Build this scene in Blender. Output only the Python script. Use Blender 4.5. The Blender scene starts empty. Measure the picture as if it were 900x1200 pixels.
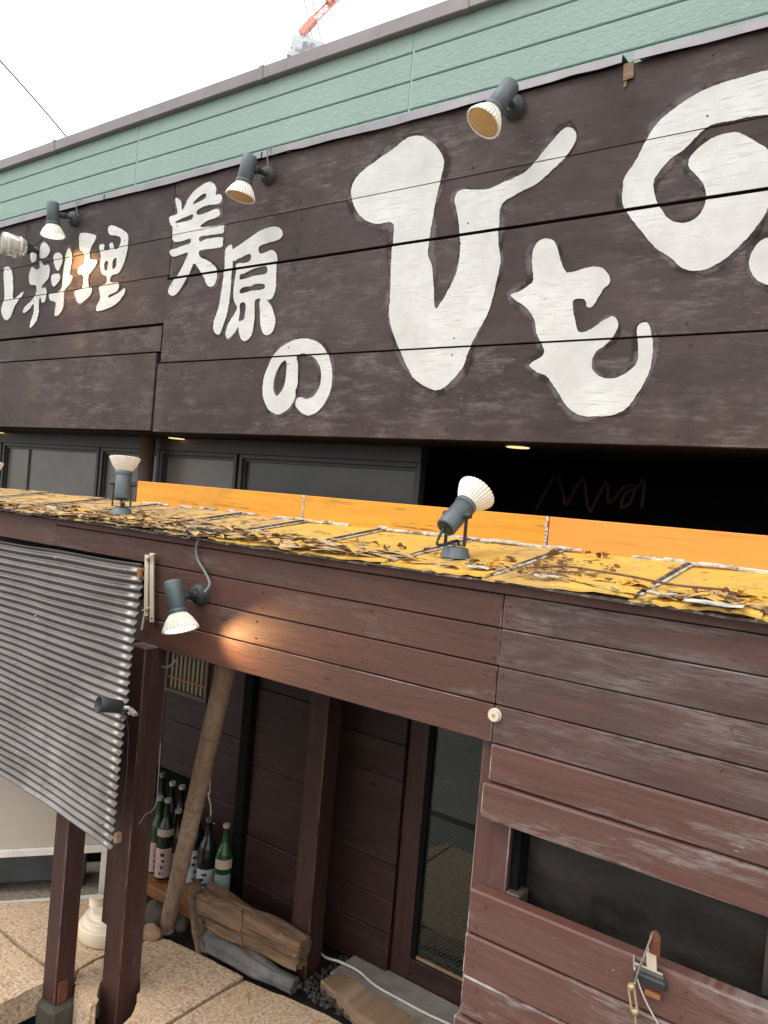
import bpy, bmesh, math, random
import numpy as np
from mathutils import Vector, Matrix, noise as mnoise

random.seed(7)
sc = bpy.context.scene
COL = sc.collection

# ------------------------------------------------------------------ camera
CAM_H = 1.715
CAM_R = Vector((0.812, 0.578, 0.085)).normalized()
CAM_D = Vector((0.078, 0.037, -0.996))
CAM_D = (CAM_D - CAM_R * CAM_D.dot(CAM_R)).normalized()
CAM_F = CAM_R.cross(CAM_D)
if CAM_F.y < 0: CAM_F = -CAM_F
cam = bpy.data.cameras.new('camera')
cam.sensor_fit = 'VERTICAL'; cam.sensor_height = 36.0; cam.sensor_width = 27.0
cam.lens = 27.0; cam.clip_start = 0.02; cam.clip_end = 3000
camo = bpy.data.objects.new('camera', cam); COL.objects.link(camo)
mw = Matrix.Identity(4)
for i, v in enumerate((CAM_R, -CAM_D, -CAM_F)):
    for j in range(3): mw[j][i] = v[j]
mw[2][3] = CAM_H
camo.matrix_world = mw
sc.camera = camo

# ------------------------------------------------------------------ world, sun, exposure
SUN_DIR = Vector((-0.35, -0.62, 0.95)).normalized()      # towards the sun
w = bpy.data.worlds.new('World'); sc.world = w; w.use_nodes = True
nt = w.node_tree
bg = nt.nodes['Background']
sky = nt.nodes.new('ShaderNodeTexSky'); sky.sky_type = 'NISHITA'; sky.sun_disc = False
sky.sun_elevation = math.asin(SUN_DIR.z); sky.sun_rotation = math.atan2(SUN_DIR.x, SUN_DIR.y)
sky.air_density = 1.0; sky.dust_density = 6.0; sky.ozone_density = 1.0
hs = nt.nodes.new('ShaderNodeHueSaturation'); hs.inputs['Saturation'].default_value = 0.12
veil = nt.nodes.new('ShaderNodeMix'); veil.data_type = 'RGBA'        # even cloud cover over the whole sky
veil.inputs[0].default_value = 0.8; veil.inputs[7].default_value = (10.5, 10.7, 10.9, 1)
nt.links.new(sky.outputs[0], hs.inputs['Color']); nt.links.new(hs.outputs[0], veil.inputs[6]); nt.links.new(veil.outputs[2], bg.inputs[0])
bg.inputs[1].default_value = 0.15
sun = bpy.data.lights.new('sun', 'SUN'); sun.energy = 0.7; sun.angle = math.radians(30); sun.color = (1, 0.96, 0.9)
suno = bpy.data.objects.new('sun', sun); COL.objects.link(suno)
suno.rotation_euler = SUN_DIR.to_track_quat('Z', 'Y').to_euler()
suno.location = (-2, -4, 8)
sc.view_settings.view_transform = 'Standard'; sc.view_settings.look = 'None'
sc.view_settings.gamma = 1.0; sc.view_settings.use_curve_mapping = False
sc.view_settings.exposure = 0.35

# ------------------------------------------------------------------ picture measurements -> places in the world
CAM = Vector((0, 0, CAM_H))
def ray(px, py):
    return CAM_R * ((px - 450) / 900) + CAM_D * ((py - 600) / 900) + CAM_F
def A(px, py, Y):
    r = ray(px, py); return CAM + r * (Y / r.y)
def AZ(px, py, Z):
    r = ray(px, py); return CAM + r * ((Z - CAM_H) / r.z)
YF, YS, YG, YU, YW, YB, YD = 1.68, 2.10, 2.16, 2.086, 2.45, 2.28, 2.35
SH0, SH1, SHZ0, SHZ1 = 1.652, 2.086, 1.552, 1.611
SHK = (SHZ1 - SHZ0) / (SH1 - SH0)
def shelf_z(y): return SHZ0 + SHK * (y - SH0)
def AS(px, py):
    r = ray(px, py); t = (SHZ0 - SHK * SH0 - CAM_H) / (r.z - SHK * r.y); return CAM + r * t

# ------------------------------------------------------------------ object helpers
EDGE = {}
def tag(o, label=None, cat=None, group=None, kind=None):
    if label: o['label'] = label
    if cat: o['category'] = cat
    if group: o['group'] = group
    if kind: o['kind'] = kind
    return o
def empty(name, loc, label=None, cat=None, group=None, kind=None):
    o = bpy.data.objects.new(name, None); COL.objects.link(o); o.location = loc
    o.empty_display_size = 0.05
    return tag(o, label, cat, group, kind)
def wloc(o):
    v = Vector(o.location)
    p = o.parent
    while p: v += Vector(p.location); p = p.parent
    return v
def obj(name, bm, mat, parent=None, smooth=False, origin=None):
    """bm holds world coordinates; the object gets its own origin at the base centre of its shape."""
    if smooth:
        for f in bm.faces: f.smooth = True
    xs = [v.co for v in bm.verts]
    if origin is None:
        mn = Vector((min(v.x for v in xs), min(v.y for v in xs), min(v.z for v in xs)))
        mx = Vector((max(v.x for v in xs), max(v.y for v in xs), max(v.z for v in xs)))
        origin = Vector(((mn.x + mx.x) / 2, (mn.y + mx.y) / 2, mn.z))
    bmesh.ops.translate(bm, verts=bm.verts, vec=-origin)
    me = bpy.data.meshes.new(name); bm.to_mesh(me); bm.free()
    me.materials.append(mat); me.materials.append(EDGE.get(mat.name, mat))
    o = bpy.data.objects.new(name, me); COL.objects.link(o)
    if parent:
        o.parent = parent; o.location = origin - wloc(parent)
    else: o.location = origin
    return o
def add_box(bm, x0, x1, y0, y1, z0, z1, bev=0.0):
    t = bmesh.new() if bev else bm
    vs = [t.verts.new((x, y, z)) for x in (x0, x1) for y in (y0, y1) for z in (z0, z1)]
    for q in ((0,1,3,2),(4,6,7,5),(0,4,5,1),(2,3,7,6),(0,2,6,4),(1,5,7,3)):
        t.faces.new([vs[i] for i in q])
    if bev:
        bmesh.ops.bevel(t, geom=t.edges[:], offset=bev, segments=1, affect='EDGES', profile=0.5)
        big = sorted(t.faces, key=lambda f: -f.calc_area())[:6]
        for f in t.faces: f.material_index = 1
        for f in big: f.material_index = 0
        merge(bm, t)
    return bm
def merge(bm, t, mat4=None):
    if mat4 is not None: bmesh.ops.transform(t, matrix=mat4, verts=t.verts)
    mp = {}
    for v in t.verts: mp[v] = bm.verts.new(v.co)
    for f in t.faces:
        nf = bm.faces.new([mp[v] for v in f.verts]); nf.smooth = f.smooth; nf.material_index = f.material_index
    t.free()
def box(x0, x1, y0, y1, z0, z1, bev=0.0):
    bm = bmesh.new()
    return add_box(bm, min(x0,x1), max(x0,x1), min(y0,y1), max(y0,y1), min(z0,z1), max(z0,z1), bev)
def frame_of(d):
    d = Vector(d).normalized()
    u = d.cross(Vector((0, 0, 1)))
    if u.length < 1e-3: u = d.cross(Vector((1, 0, 0)))
    u.normalize(); v = d.cross(u).normalized()
    return d, u, v
def lathe(bm, P, d, prof, seg=24, rib=0, ribamp=0.0, cap=True):
    """prof: (distance along d, radius) pairs from P."""
    d, u, v = frame_of(d); P = Vector(P); rings = []
    for (t, r) in prof:
        ring = []
        for k in range(seg):
            a = 2 * math.pi * k / seg
            rr = r * (1 + (ribamp if rib and k % 2 else 0))
            ring.append(bm.verts.new(P + d * t + (u * math.cos(a) + v * math.sin(a)) * rr))
        rings.append(ring)
    for a, b in zip(rings, rings[1:]):
        for k in range(seg):
            f = bm.faces.new((a[k], b[k], b[(k+1) % seg], a[(k+1) % seg])); f.smooth = True
    if cap:
        bm.faces.new(rings[0][::-1]) ; bm.faces.new(rings[-1])
    return bm
def catmull(pts, n=6):
    pts = [Vector(p) for p in pts]
    if len(pts) < 3: return pts
    out = []
    for i in range(len(pts) - 1):
        p0 = pts[max(i-1, 0)]; p1 = pts[i]; p2 = pts[i+1]; p3 = pts[min(i+2, len(pts)-1)]
        for k in range(n):
            t = k / n
            out.append(0.5 * ((2*p1) + (p2-p0)*t + (2*p0-5*p1+4*p2-p3)*t*t + (3*p1-p0-3*p2+p3)*t*t*t))
    out.append(pts[-1]); return out
def add_tube(bm, pts, r, seg=6, n=6, r1=None):
    P = catmull(pts, n); rings = []
    up = Vector((0.13, 0.21, 1)).normalized()
    for i, p in enumerate(P):
        t = (P[min(i+1, len(P)-1)] - P[max(i-1, 0)]).normalized()
        u = t.cross(up)
        if u.length < 1e-3: u = t.cross(Vector((1, 0, 0)))
        u.normalize(); v = t.cross(u)
        rr = r if r1 is None else r + (r1 - r) * i / (len(P) - 1)
        rings.append([bm.verts.new(p + (u*math.cos(2*math.pi*k/seg) + v*math.sin(2*math.pi*k/seg))*rr) for k in range(seg)])
    for a, b in zip(rings, rings[1:]):
        for k in range(seg):
            f = bm.faces.new((a[k], a[(k+1) % seg], b[(k+1) % seg], b[k])); f.smooth = True
    bm.faces.new(rings[0]); bm.faces.new(rings[-1][::-1])
    return bm
def tube(pts, r, seg=6, n=6, r1=None): return add_tube(bmesh.new(), pts, r, seg, n, r1)
def prism(bm, poly, z0, z1, wob=0.0, bev=0.0):
    """Vertical prism over an (x, y) outline."""
    t = bmesh.new()
    lo = [t.verts.new((x, y, z0)) for x, y in poly]; hi = [t.verts.new((x, y, z1)) for x, y in poly]
    top = t.faces.new(hi); t.faces.new(lo[::-1])
    n = len(poly)
    for i in range(n): t.faces.new((lo[i], lo[(i+1) % n], hi[(i+1) % n], hi[i]))
    if bev: bmesh.ops.bevel(t, geom=list(top.edges), offset=bev, segments=2, affect='EDGES', profile=0.6)
    bmesh.ops.recalc_face_normals(t, faces=t.faces)
    merge(bm, t); return bm
def obox(bm, c, ax, ay, az, sx, sy, sz, bev=0.0):
    """Oriented box: centre c, axes, full sizes."""
    t = bmesh.new(); add_box(t, -sx/2, sx/2, -sy/2, sy/2, -sz/2, sz/2, bev)
    m = Matrix.Identity(4)
    for i, a in enumerate((Vector(ax).normalized(), Vector(ay).normalized(), Vector(az).normalized())):
        for j in range(3): m[j][i] = a[j]
    for j in range(3): m[j][3] = c[j]
    merge(bm, t, m); return bm
def bar(bm, p, q, wx, wy, side=None):
    p, q = Vector(p), Vector(q); d, u, v = frame_of(q - p)
    if side is not None:
        u = (Vector(side) - d * Vector(side).dot(d)).normalized(); v = d.cross(u)
    return obox(bm, (p + q) / 2, u, v, d, wx, wy, (q - p).length)

# ------------------------------------------------------------------ materials
class NB:
    def __init__(s, name):
        s.m = bpy.data.materials.new(name); s.m.use_nodes = True
        s.t = s.m.node_tree; s.b = s.t.nodes['Principled BSDF']
    def n(s, typ, **kw):
        x = s.t.nodes.new('ShaderNode' + typ)
        for k, v in kw.items():
            if k in x.inputs.keys(): x.inputs[k].default_value = v
            else: setattr(x, k, v)
        return x
    def l(s, a, b): s.t.links.new(a, b)
    def pos(s, scale=(1, 1, 1), rand=0.0):
        g = s.n('NewGeometry'); mp = s.n('Mapping'); mp.inputs['Scale'].default_value = scale
        src = g.outputs['Position']
        if rand:
            oi = s.n('ObjectInfo'); vm = s.n('VectorMath', operation='MULTIPLY_ADD')
            s.l(oi.outputs['Random'], vm.inputs[0]); vm.inputs[1].default_value = (rand, rand*1.7, rand*0.6)
            s.l(src, vm.inputs[2]); src = vm.outputs[0]
        s.l(src, mp.inputs['Vector']); return mp.outputs[0]
    def noise(s, vec, scale, detail=4, rough=0.55, dist=0.0):
        x = s.n('TexNoise'); x.inputs['Scale'].default_value = scale; x.inputs['Detail'].default_value = detail
        x.inputs['Roughness'].default_value = rough; x.inputs['Distortion'].default_value = dist
        s.l(vec, x.inputs['Vector']); return x.outputs['Fac']
    def ramp(s, fac, *stops):
        x = s.n('ValToRGB'); e = x.color_ramp.elements
        while len(e) < len(stops): e.new(0.5)
        for el, (p, c) in zip(e, stops):
            el.position = p; el.color = c if len(c) == 4 else (*c, 1)
        s.l(fac, x.inputs[0]); return x.outputs['Color']
    def mask(s, fac, a, b):
        x = s.n('MapRange'); x.inputs['From Min'].default_value = a; x.inputs['From Max'].default_value = b
        s.l(fac, x.inputs['Value']); return x.outputs[0]
    def math(s, op, a, b=None):
        x = s.n('Math', operation=op)
        for i, v in enumerate((a, b)):
            if v is None: continue
            if isinstance(v, (int, float)): x.inputs[i].default_value = v
            else: s.l(v, x.inputs[i])
        return x.outputs[0]
    def mix(s, fac, a, b, blend='MIX'):
        x = s.n('Mix', data_type='RGBA', blend_type=blend)
        for i, v in ((0, fac), (6, a), (7, b)):
            if isinstance(v, (int, float)): x.inputs[i].default_value = v
            elif isinstance(v, tuple): x.inputs[i].default_value = v if len(v) == 4 else (*v, 1)
            else: s.l(v, x.inputs[i])
        return x.outputs[2]
    def bump(s, h, strength=0.3, dist=0.01):
        x = s.n('Bump'); x.inputs['Strength'].default_value = strength; x.inputs['Distance'].default_value = dist
        s.l(h, x.inputs['Height']); s.l(x.outputs[0], s.b.inputs['Normal']); return x
    def edge(s, radius):
        bv = s.n('Bevel', samples=2); bv.inputs['Radius'].default_value = radius
        g = s.n('NewGeometry'); dt = s.n('VectorMath', operation='DOT_PRODUCT')
        s.l(bv.outputs[0], dt.inputs[0]); s.l(g.outputs['Normal'], dt.inputs[1])
        return s.math('SUBTRACT', 1.0, dt.outputs['Value'])
    def out(s, color, rough=0.6, metal=0.0, spec=None):
        if isinstance(color, tuple): s.b.inputs['Base Color'].default_value = color if len(color) == 4 else (*color, 1)
        else: s.l(color, s.b.inputs['Base Color'])
        if isinstance(rough, (int, float)): s.b.inputs['Roughness'].default_value = rough
        else: s.l(rough, s.b.inputs['Roughness'])
        s.b.inputs['Metallic'].default_value = metal
        if spec is not None: s.b.inputs['Specular IOR Level'].default_value = spec
        return s.m

def painted_wood(name, base, dark, worn, axis='X', wear=(0.58, 0.72), patch=2.2, chips=0.0, rough=(0.5, 0.8), tint=0.25, edgecol=None, knots=True, red=None):
    b = NB(name)
    sc1 = {'X': (3.4, 0, 50), 'Z': (50, 50, 3.4), 'Y': (50, 3.4, 50)}[axis]
    sc2 = {'X': (22, 0, 150), 'Z': (150, 150, 22), 'Y': (150, 22, 150)}[axis]
    sc3 = {'X': (1.0, 0, 4.2), 'Z': (4.2, 4.2, 1.0), 'Y': (4.2, 1.0, 4.2)}[axis]
    v1 = b.pos(sc1, 3.1); v2 = b.pos(sc2, 2.3); v3 = b.pos(sc3, 5.7)
    g1 = b.noise(v1, 1.0, 5, 0.65, 0.7); g2 = b.noise(v2, 1.0, 3, 0.7)
    big = b.noise(v3, patch, 6, 0.68, 0.6)
    oi = b.n('ObjectInfo')
    col = b.mix(b.mask(g1, 0.32, 0.66), dark, base)
    val = b.math('ADD', b.math('MULTIPLY', oi.outputs['Random'], tint), 1.0 - tint / 2)
    hsv = b.n('HueSaturation'); b.l(col, hsv.inputs['Color']); b.l(val, hsv.inputs['Value'])
    col = hsv.outputs[0]
    if red: col = b.mix(b.math('MULTIPLY', b.mask(b.noise(b.pos({'X': (1.6, 0, 7), 'Z': (7, 7, 1.6), 'Y': (7, 1.6, 7)}[axis], 8.8), 1.7, 4, 0.6, 0.5), 0.50, 0.62), 0.75), col, red)
    # chalky, worn paint drawn out along the grain
    streak = b.mask(b.math('ADD', b.math('MULTIPLY', g1, 0.4), b.math('MULTIPLY', g2, 0.6)), 0.42, 0.56)
    zone = b.mask(big, *wear)
    col = b.mix(b.math('MULTIPLY', b.math('MULTIPLY', zone, streak), 0.9), col, worn)
    if chips:
        cm = b.math('MULTIPLY', b.mask(g2, 0.66, 0.72), b.mask(b.noise(b.pos(tuple(x * 1.6 for x in sc3), 1.9), 3.0, 4, 0.65), 0.54, 0.62))
        col = b.mix(b.math('MULTIPLY', cm, chips), col, edgecol or worn)
    if knots:
        vk = b.n('TexVoronoi', feature='F1'); vk.inputs['Scale'].default_value = 1.0
        b.l(b.pos({'X': (3.4, 0, 9), 'Z': (9, 9, 3.4), 'Y': (9, 3.4, 9)}[axis], 4.4), vk.inputs['Vector'])
        km = b.math('MULTIPLY', b.mask(b.math('ADD', vk.outputs['Distance'], b.math('MULTIPLY', g2, 0.08)), 0.135, 0.075), 0.75)
        col = b.mix(km, col, tuple(c * 0.42 for c in dark))
    h = b.math('ADD', g1, b.math('MULTIPLY', g2, 0.5))
    b.bump(h, 0.45, 0.004)
    r = b.n('MapRange'); b.l(big, r.inputs['Value']); r.inputs['To Min'].default_value = rough[0]; r.inputs['To Max'].default_value = rough[1]
    r.inputs['From Min'].default_value = 0.3; r.inputs['From Max'].default_value = 0.7
    m = b.out(col, r.outputs[0], spec=0.35)
    if edgecol:
        e = NB(name + '_worn_edge'); n = e.noise(e.pos(sc3, 1.0), 5.0, 5, 0.68)
        EDGE[name] = e.out(e.mix(e.mask(n, 0.40, 0.60), tuple(x * .8 for x in base), edgecol), 0.75, spec=0.3)
    return m

M = {}
M['front'] = painted_wood('front_boards', (0.112, 0.054, 0.040), (0.084, 0.039, 0.029), (0.165, 0.125, 0.113), 'X', (0.54, 0.68), 1.7, 0.6, (0.42, 0.72), 0.3, (0.24, 0.19, 0.17), True, (0.118, 0.047, 0.036))
M['front_w'] = painted_wood('worn_front_boards', (0.130, 0.064, 0.049), (0.099, 0.047, 0.036), (0.235, 0.19, 0.174), 'X', (0.52, 0.62), 1.9, 1.0, (0.42, 0.72), 0.3, (0.50, 0.44, 0.40), True, (0.125, 0.046, 0.034))
M['front_g'] = painted_wood('greyed_front_boards', (0.112, 0.063, 0.053), (0.084, 0.046, 0.039), (0.20, 0.162, 0.153), 'X', (0.44, 0.66), 1.8, 0.7, (0.5, 0.75), 0.3, (0.24, 0.20, 0.18), True, (0.115, 0.052, 0.041))
M['front_v'] = painted_wood('front_post_wood', (0.062, 0.027, 0.022), (0.040, 0.018, 0.015), (0.11, 0.07, 0.06), 'Z', (0.52, 0.7), 1.6, 0.5, (0.4, 0.7), 0.2, (0.16, 0.10, 0.085), True, (0.07, 0.022, 0.016))
M['door_post'] = painted_wood('door_post_wood', (0.115, 0.052, 0.043), (0.085, 0.038, 0.032), (0.19, 0.13, 0.12), 'Z', (0.55, 0.72), 1.6, 0.6, (0.4, 0.7), 0.1, (0.42, 0.36, 0.32))
M['recess'] = painted_wood('shaded_recess_boards', (0.032, 0.0128, 0.0104), (0.022, 0.0088, 0.0072), (0.050, 0.027, 0.023), 'X', (0.5, 0.7), 1.8, 0, (0.4, 0.65), 0.3, (0.07, 0.036, 0.03))  # same brown as the front, darkened in colour for the porch shade
M['recess_shade_v'] = painted_wood('shaded_recess_post_wood', (0.046, 0.0192, 0.015), (0.032, 0.013, 0.0104), (0.066, 0.036, 0.029), 'Z', (0.55, 0.75), 1.8, 0, (0.4, 0.65), 0.15, (0.09, 0.05, 0.04))  # post brown, also darkened for the porch shade
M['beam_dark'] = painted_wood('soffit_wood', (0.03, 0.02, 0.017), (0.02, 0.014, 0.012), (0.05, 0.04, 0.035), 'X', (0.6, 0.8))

def sign_mat():
    b = NB('sign_board_paint')
    v = b.pos((1, 0, 1), 4.0)
    big = b.noise(v, 2.0, 4, 0.6, 0.8); mid = b.noise(b.pos((1, 0, 3.2), 2.0), 6.5, 8, 0.76, 0.1)
    g = b.noise(b.pos((9, 0, 130), 1.3), 1.0, 4, 0.7)
    gl = b.noise(b.pos((1.6, 0, 34), 2.0), 1.0, 4, 0.6)
    col = b.mix(b.mask(gl, 0.3, 0.7), (0.031, 0.0188, 0.0168), (0.050, 0.0305, 0.0275))
    col = b.mix(b.math('MULTIPLY', b.mask(big, 0.40, 0.60), 0.7), col, (0.066, 0.045, 0.039))
    blot = b.math('MULTIPLY', b.mask(mid, 0.47, 0.62), b.mask(b.noise(v, 1.8, 3, 0.6, 0.3), 0.38, 0.58))
    blot = b.math('MULTIPLY', blot, b.mask(g, 0.34, 0.54))
    col = b.mix(b.math('MULTIPLY', blot, 0.72), col, (0.165, 0.135, 0.128))
    dk = b.mask(b.noise(v, 3.1, 5, 0.62, 1.0), 0.55, 0.68)
    col = b.mix(b.math('MULTIPLY', dk, 0.5), col, (0.027, 0.018, 0.017))
    fl = b.math('MULTIPLY', b.mask(b.noise(b.pos((34, 0, 240), 1.0), 1.0, 2, 0.6), 0.66, 0.72), b.mask(b.noise(v, 1.3, 3, 0.6), 0.52, 0.60))
    col = b.mix(b.math('MULTIPLY', fl, 0.8), col, (0.33, 0.24, 0.17))
    oi = b.n('ObjectInfo'); hv = b.n('HueSaturation'); b.l(col, hv.inputs['Color']); b.l(b.math('ADD', b.math('MULTIPLY', oi.outputs['Random'], 0.36), 0.84), hv.inputs['Value']); col = hv.outputs[0]
    moss = b.math('MULTIPLY', b.mask(b.noise(v, 1.15, 3, 0.6), 0.64, 0.74), 0.5)
    col = b.mix(moss, col, (0.10, 0.085, 0.035))
    b.bump(b.math('ADD', g, b.math('MULTIPLY', mid, 0.6)), 0.25, 0.003)
    m = b.out(col, b.ramp(mid, (0.3, (0.5,)*3), (0.7, (0.8,)*3)), spec=0.3)
    e = NB('sign_board_edge'); EDGE['sign_board_paint'] = e.out((0.022, 0.014, 0.013), 0.8)
    return m
M['sign'] = sign_mat()
def white_paint():
    b = NB('white_brush_paint')
    v = b.pos((1, 1, 1)); g = b.noise(b.pos((12, 0, 150)), 1.0, 4, 0.72); n = b.noise(v, 7, 6, 0.68)
    crack = b.math('MULTIPLY', b.mask(g, 0.52, 0.64), b.mask(n, 0.40, 0.60))
    col = b.mix(b.mask(n, 0.3, 0.75), (0.53, 0.515, 0.485), (0.745, 0.735, 0.705))
    col = b.mix(b.math('MULTIPLY', crack, 0.6), col, (0.34, 0.31, 0.28))
    b.bump(g, 0.15, 0.002)
    return b.out(col, 0.7, spec=0.3)
M['paint'] = white_paint()
def halo_mat():
    b = NB('touch_up_paint'); g = b.noise(b.pos((8, 0, 90)), 1.0, 4, 0.7); n = b.noise(b.pos((1, 0, 1)), 9, 5, 0.65)
    at = b.n('Attribute', attribute_name='thin')
    col = b.mix(b.mask(n, 0.45, 0.56), (0.030, 0.019, 0.018), (0.150, 0.122, 0.126))
    b.out(col, 0.7, spec=0.3)
    al = b.math('MULTIPLY', b.mask(b.math('ADD', at.outputs['Fac'], b.math('MULTIPLY', b.math('SUBTRACT', g, 0.5), 0.9)), 0.15, 0.55), 0.85)
    b.l(al, b.b.inputs['Alpha']); return b.m
M['halo'] = halo_mat()
def siding():
    b = NB('green_textured_siding'); v = b.pos((1, 1, 1.6))
    n = b.noise(v, 60, 3, 0.5, 0.8); n2 = b.noise(b.pos(), 1.5, 5, 0.6); n3 = b.noise(b.pos((3, 3, 1)), 4, 5, 0.6)
    col = b.mix(b.mask(n2, 0.35, 0.65), (0.255, 0.352, 0.302), (0.292, 0.39, 0.34))
    col = b.mix(b.math('MULTIPLY', b.mask(n, 0.55, 0.7), 0.25), col, (0.37, 0.48, 0.42))
    col = b.mix(b.math('MULTIPLY', b.mask(n3, 0.6, 0.75), 0.2), col, (0.2, 0.32, 0.27))
    b.bump(n, 0.55, 0.006)
    return b.out(col, 0.7)
M['green'] = siding()
def plain(name, c, rough=0.6, metal=0.0, var=0.12, scale=12, bump=0.0, bscale=80, spec=None, stain=None):
    b = NB(name); v = b.pos(); n = b.noise(v, scale, 5, 0.6)
    lo = tuple(x * (1 - var) for x in c); hi = tuple(min(1, x * (1 + var)) for x in c)
    col = b.mix(b.mask(n, 0.3, 0.7), lo, hi)
    if stain:
        col = b.mix(b.math('MULTIPLY', b.mask(b.noise(v, stain[1], 6, 0.68, 0.5), *stain[2]), stain[3]), col, stain[0])
    if bump: b.bump(b.noise(v, bscale, 3, 0.6), bump, 0.004)
    return b.out(col, rough, metal, spec)
M['coping'] = plain('coping_metal', (0.20, 0.175, 0.175), 0.42, 0.35, 0.15, 5, 0.03, 8, stain=((0.1, 0.08, 0.08), 6, (0.55, 0.75), 0.5))
M['flash'] = plain('flashing_metal', (0.22, 0.205, 0.215), 0.42, 0.4, 0.15, 8, 0.1, 14, stain=((0.2, 0.17, 0.16), 9, (0.55, 0.72), 0.6))
M['joint'] = plain('siding_joint', (0.13, 0.2, 0.17), 0.8)
M['sealant'] = plain('sealant', (0.33, 0.47, 0.4), 0.6)
def yellow_plate(name, a, c, pale, dirt, dm, dk):
    b = NB(name); v = b.pos((1, 1, 1), 3.0)
    n = b.noise(v, 9, 6, 0.68, 0.5); f = b.noise(b.pos((14, 60, 60), 2.0), 1.0, 4, 0.65); n2 = b.noise(v, 26, 5, 0.68)
    col = b.mix(b.mask(n, 0.3, 0.7), a, c)
    col = b.mix(b.math('MULTIPLY', b.mask(f, 0.46, 0.62), 0.45), col, pale)
    col = b.mix(b.math('MULTIPLY', b.mask(b.noise(v, 5, 5, 0.65, 0.8), 0.52, 0.66), dk), col, dirt)
    col = b.mix(b.math('MULTIPLY', b.mask(b.noise(v, 3.2, 4, 0.6), 0.54, 0.66), dk * .7), col, (0.26, 0.22, 0.17))
    col = b.mix(b.math('MULTIPLY', b.mask(b.math('MULTIPLY', n2, b.mask(n, 0.3, 0.55)), dm, dm + .09), 0.85), col, (0.11, 0.075, 0.05))
    b.bump(b.math('ADD', n2, f), 0.4, 0.005)
    return b.out(col, 0.6)
M['plate'] = yellow_plate('yellow_peeling_sheet', (0.66, 0.36, 0.04), (0.78, 0.47, 0.085), (0.74, 0.52, 0.18), (0.50, 0.33, 0.13), .54, .55)
M['plate_old'] = yellow_plate('old_ochre_sheet', (0.55, 0.34, 0.10), (0.68, 0.44, 0.15), (0.66, 0.50, 0.27), (0.40, 0.27, 0.15), .43, .7)
def yellow_board(name, a, c2, streak):
    b = NB(name); g = b.noise(b.pos((2.5, 40, 50), 2.0), 1.0, 5, 0.65, 0.4); n = b.noise(b.pos((1, 1, 2), 4), 5, 5, 0.6)
    col = b.mix(b.mask(g, 0.3, 0.7), a, c2)
    dm = b.math('MULTIPLY', b.mask(b.noise(b.pos((3, 30, 130), 1), 1.0, 3, 0.6), 0.60, 0.66), b.mask(n, 0.50, 0.60))
    col = b.mix(b.math('MULTIPLY', dm, streak), col, (0.16, 0.08, 0.02))
    col = b.mix(b.math('MULTIPLY', b.mask(b.noise(b.pos((1, 1, 1), 2), 3.2, 4, 0.65), 0.56, 0.68), streak * .45), col, (0.30, 0.15, 0.03))
    b.bump(g, 0.12, 0.003); return b.out(col, 0.5)
M['yboard'] = yellow_board('yellow_board_paint', (0.64, 0.26, 0.014), (0.76, 0.34, 0.024), 0.9)
M['oboard'] = yellow_board('orange_board_paint', (0.72, 0.285, 0.04), (0.77, 0.315, 0.05), 0.3)
M['caulk'] = plain('white_caulk', (0.62, 0.6, 0.56), 0.7, 0, 0.25, 40, 0.4, 120, stain=((0.12, 0.1, 0.08), 30, (0.5, 0.62), 0.8))
M['bitumen'] = plain('sheet_edge_dark', (0.075, 0.055, 0.043), 0.85, 0, 0.4, 50, 0.5, 90, stain=((0.3, 0.25, 0.2), 35, (0.52, 0.62), 0.8))
M['lamp'] = plain('lamp_grey_paint', (0.105, 0.125, 0.135), 0.45, 0.15, 0.15, 20, 0.05, 100, stain=((0.2, 0.19, 0.18), 30, (0.6, 0.72), 0.5))
M['lampdark'] = plain('lamp_dark_rubber', (0.03, 0.034, 0.036), 0.55, 0, 0.2, 20)
def shade_mat():
    b = NB('lamp_ribbed_glass')
    c = b.mix(b.mask(b.noise(b.pos(), 60, 4, 0.6), 0.35, 0.7), (0.80, 0.72, 0.58), (0.88, 0.84, 0.76))
    b.b.inputs['Subsurface Weight'].default_value = 0.15; b.b.inputs['Subsurface Radius'].default_value = (0.02, 0.015, 0.01)
    return b.out(c, 0.3)
M['shade'] = shade_mat()
M['amber'] = plain('amber_lamp_face', (0.62, 0.36, 0.13), 0.35, 0, 0.1, 80, 0.2, 200)
def emit(name, c, s):
    b = NB(name); b.b.inputs['Base Color'].default_value = (*c, 1); b.b.inputs['Emission Color'].default_value = (*c, 1)
    b.b.inputs['Emission Strength'].default_value = s; return b.m
M['lit'] = emit('lit_lamp_face', (1.0, 0.80, 0.48), 3.0)
M['down'] = emit('downlight_glow', (1.0, 0.72, 0.35), 1.0)
M['socketlight'] = emit('small_bulb', (0.75, 0.85, 0.9), 0.15)
def corr_mat():
    b = NB('corrugated_sheet_metal')
    n = b.noise(b.pos((1.2, 6, 14)), 2, 6, 0.68, 0.3); n2 = b.noise(b.pos(), 45, 3, 0.6); n3 = b.noise(b.pos((1, 1, 1)), 2.2, 5, 0.6)
    col = b.mix(b.mask(n, 0.3, 0.7), (0.105, 0.090, 0.083), (0.19, 0.168, 0.156))
    col = b.mix(b.math('MULTIPLY', b.mask(n3, 0.5, 0.7), 0.6), col, (0.34, 0.31, 0.295))
    col = b.mix(b.math('MULTIPLY', b.mask(b.noise(b.pos((7, 7, 1.2)), 1.6, 5, 0.66), 0.56, 0.68), 0.45), col, (0.10, 0.065, 0.045))
    col = b.mix(b.math('MULTIPLY', b.mask(n2, 0.68, 0.74), 0.6), col, (0.45, 0.4, 0.36))
    return b.out(col, b.ramp(n, (0.3, (0.24,)*3), (0.7, (0.36,)*3)), 0.78)
M['corr'] = corr_mat()
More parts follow.
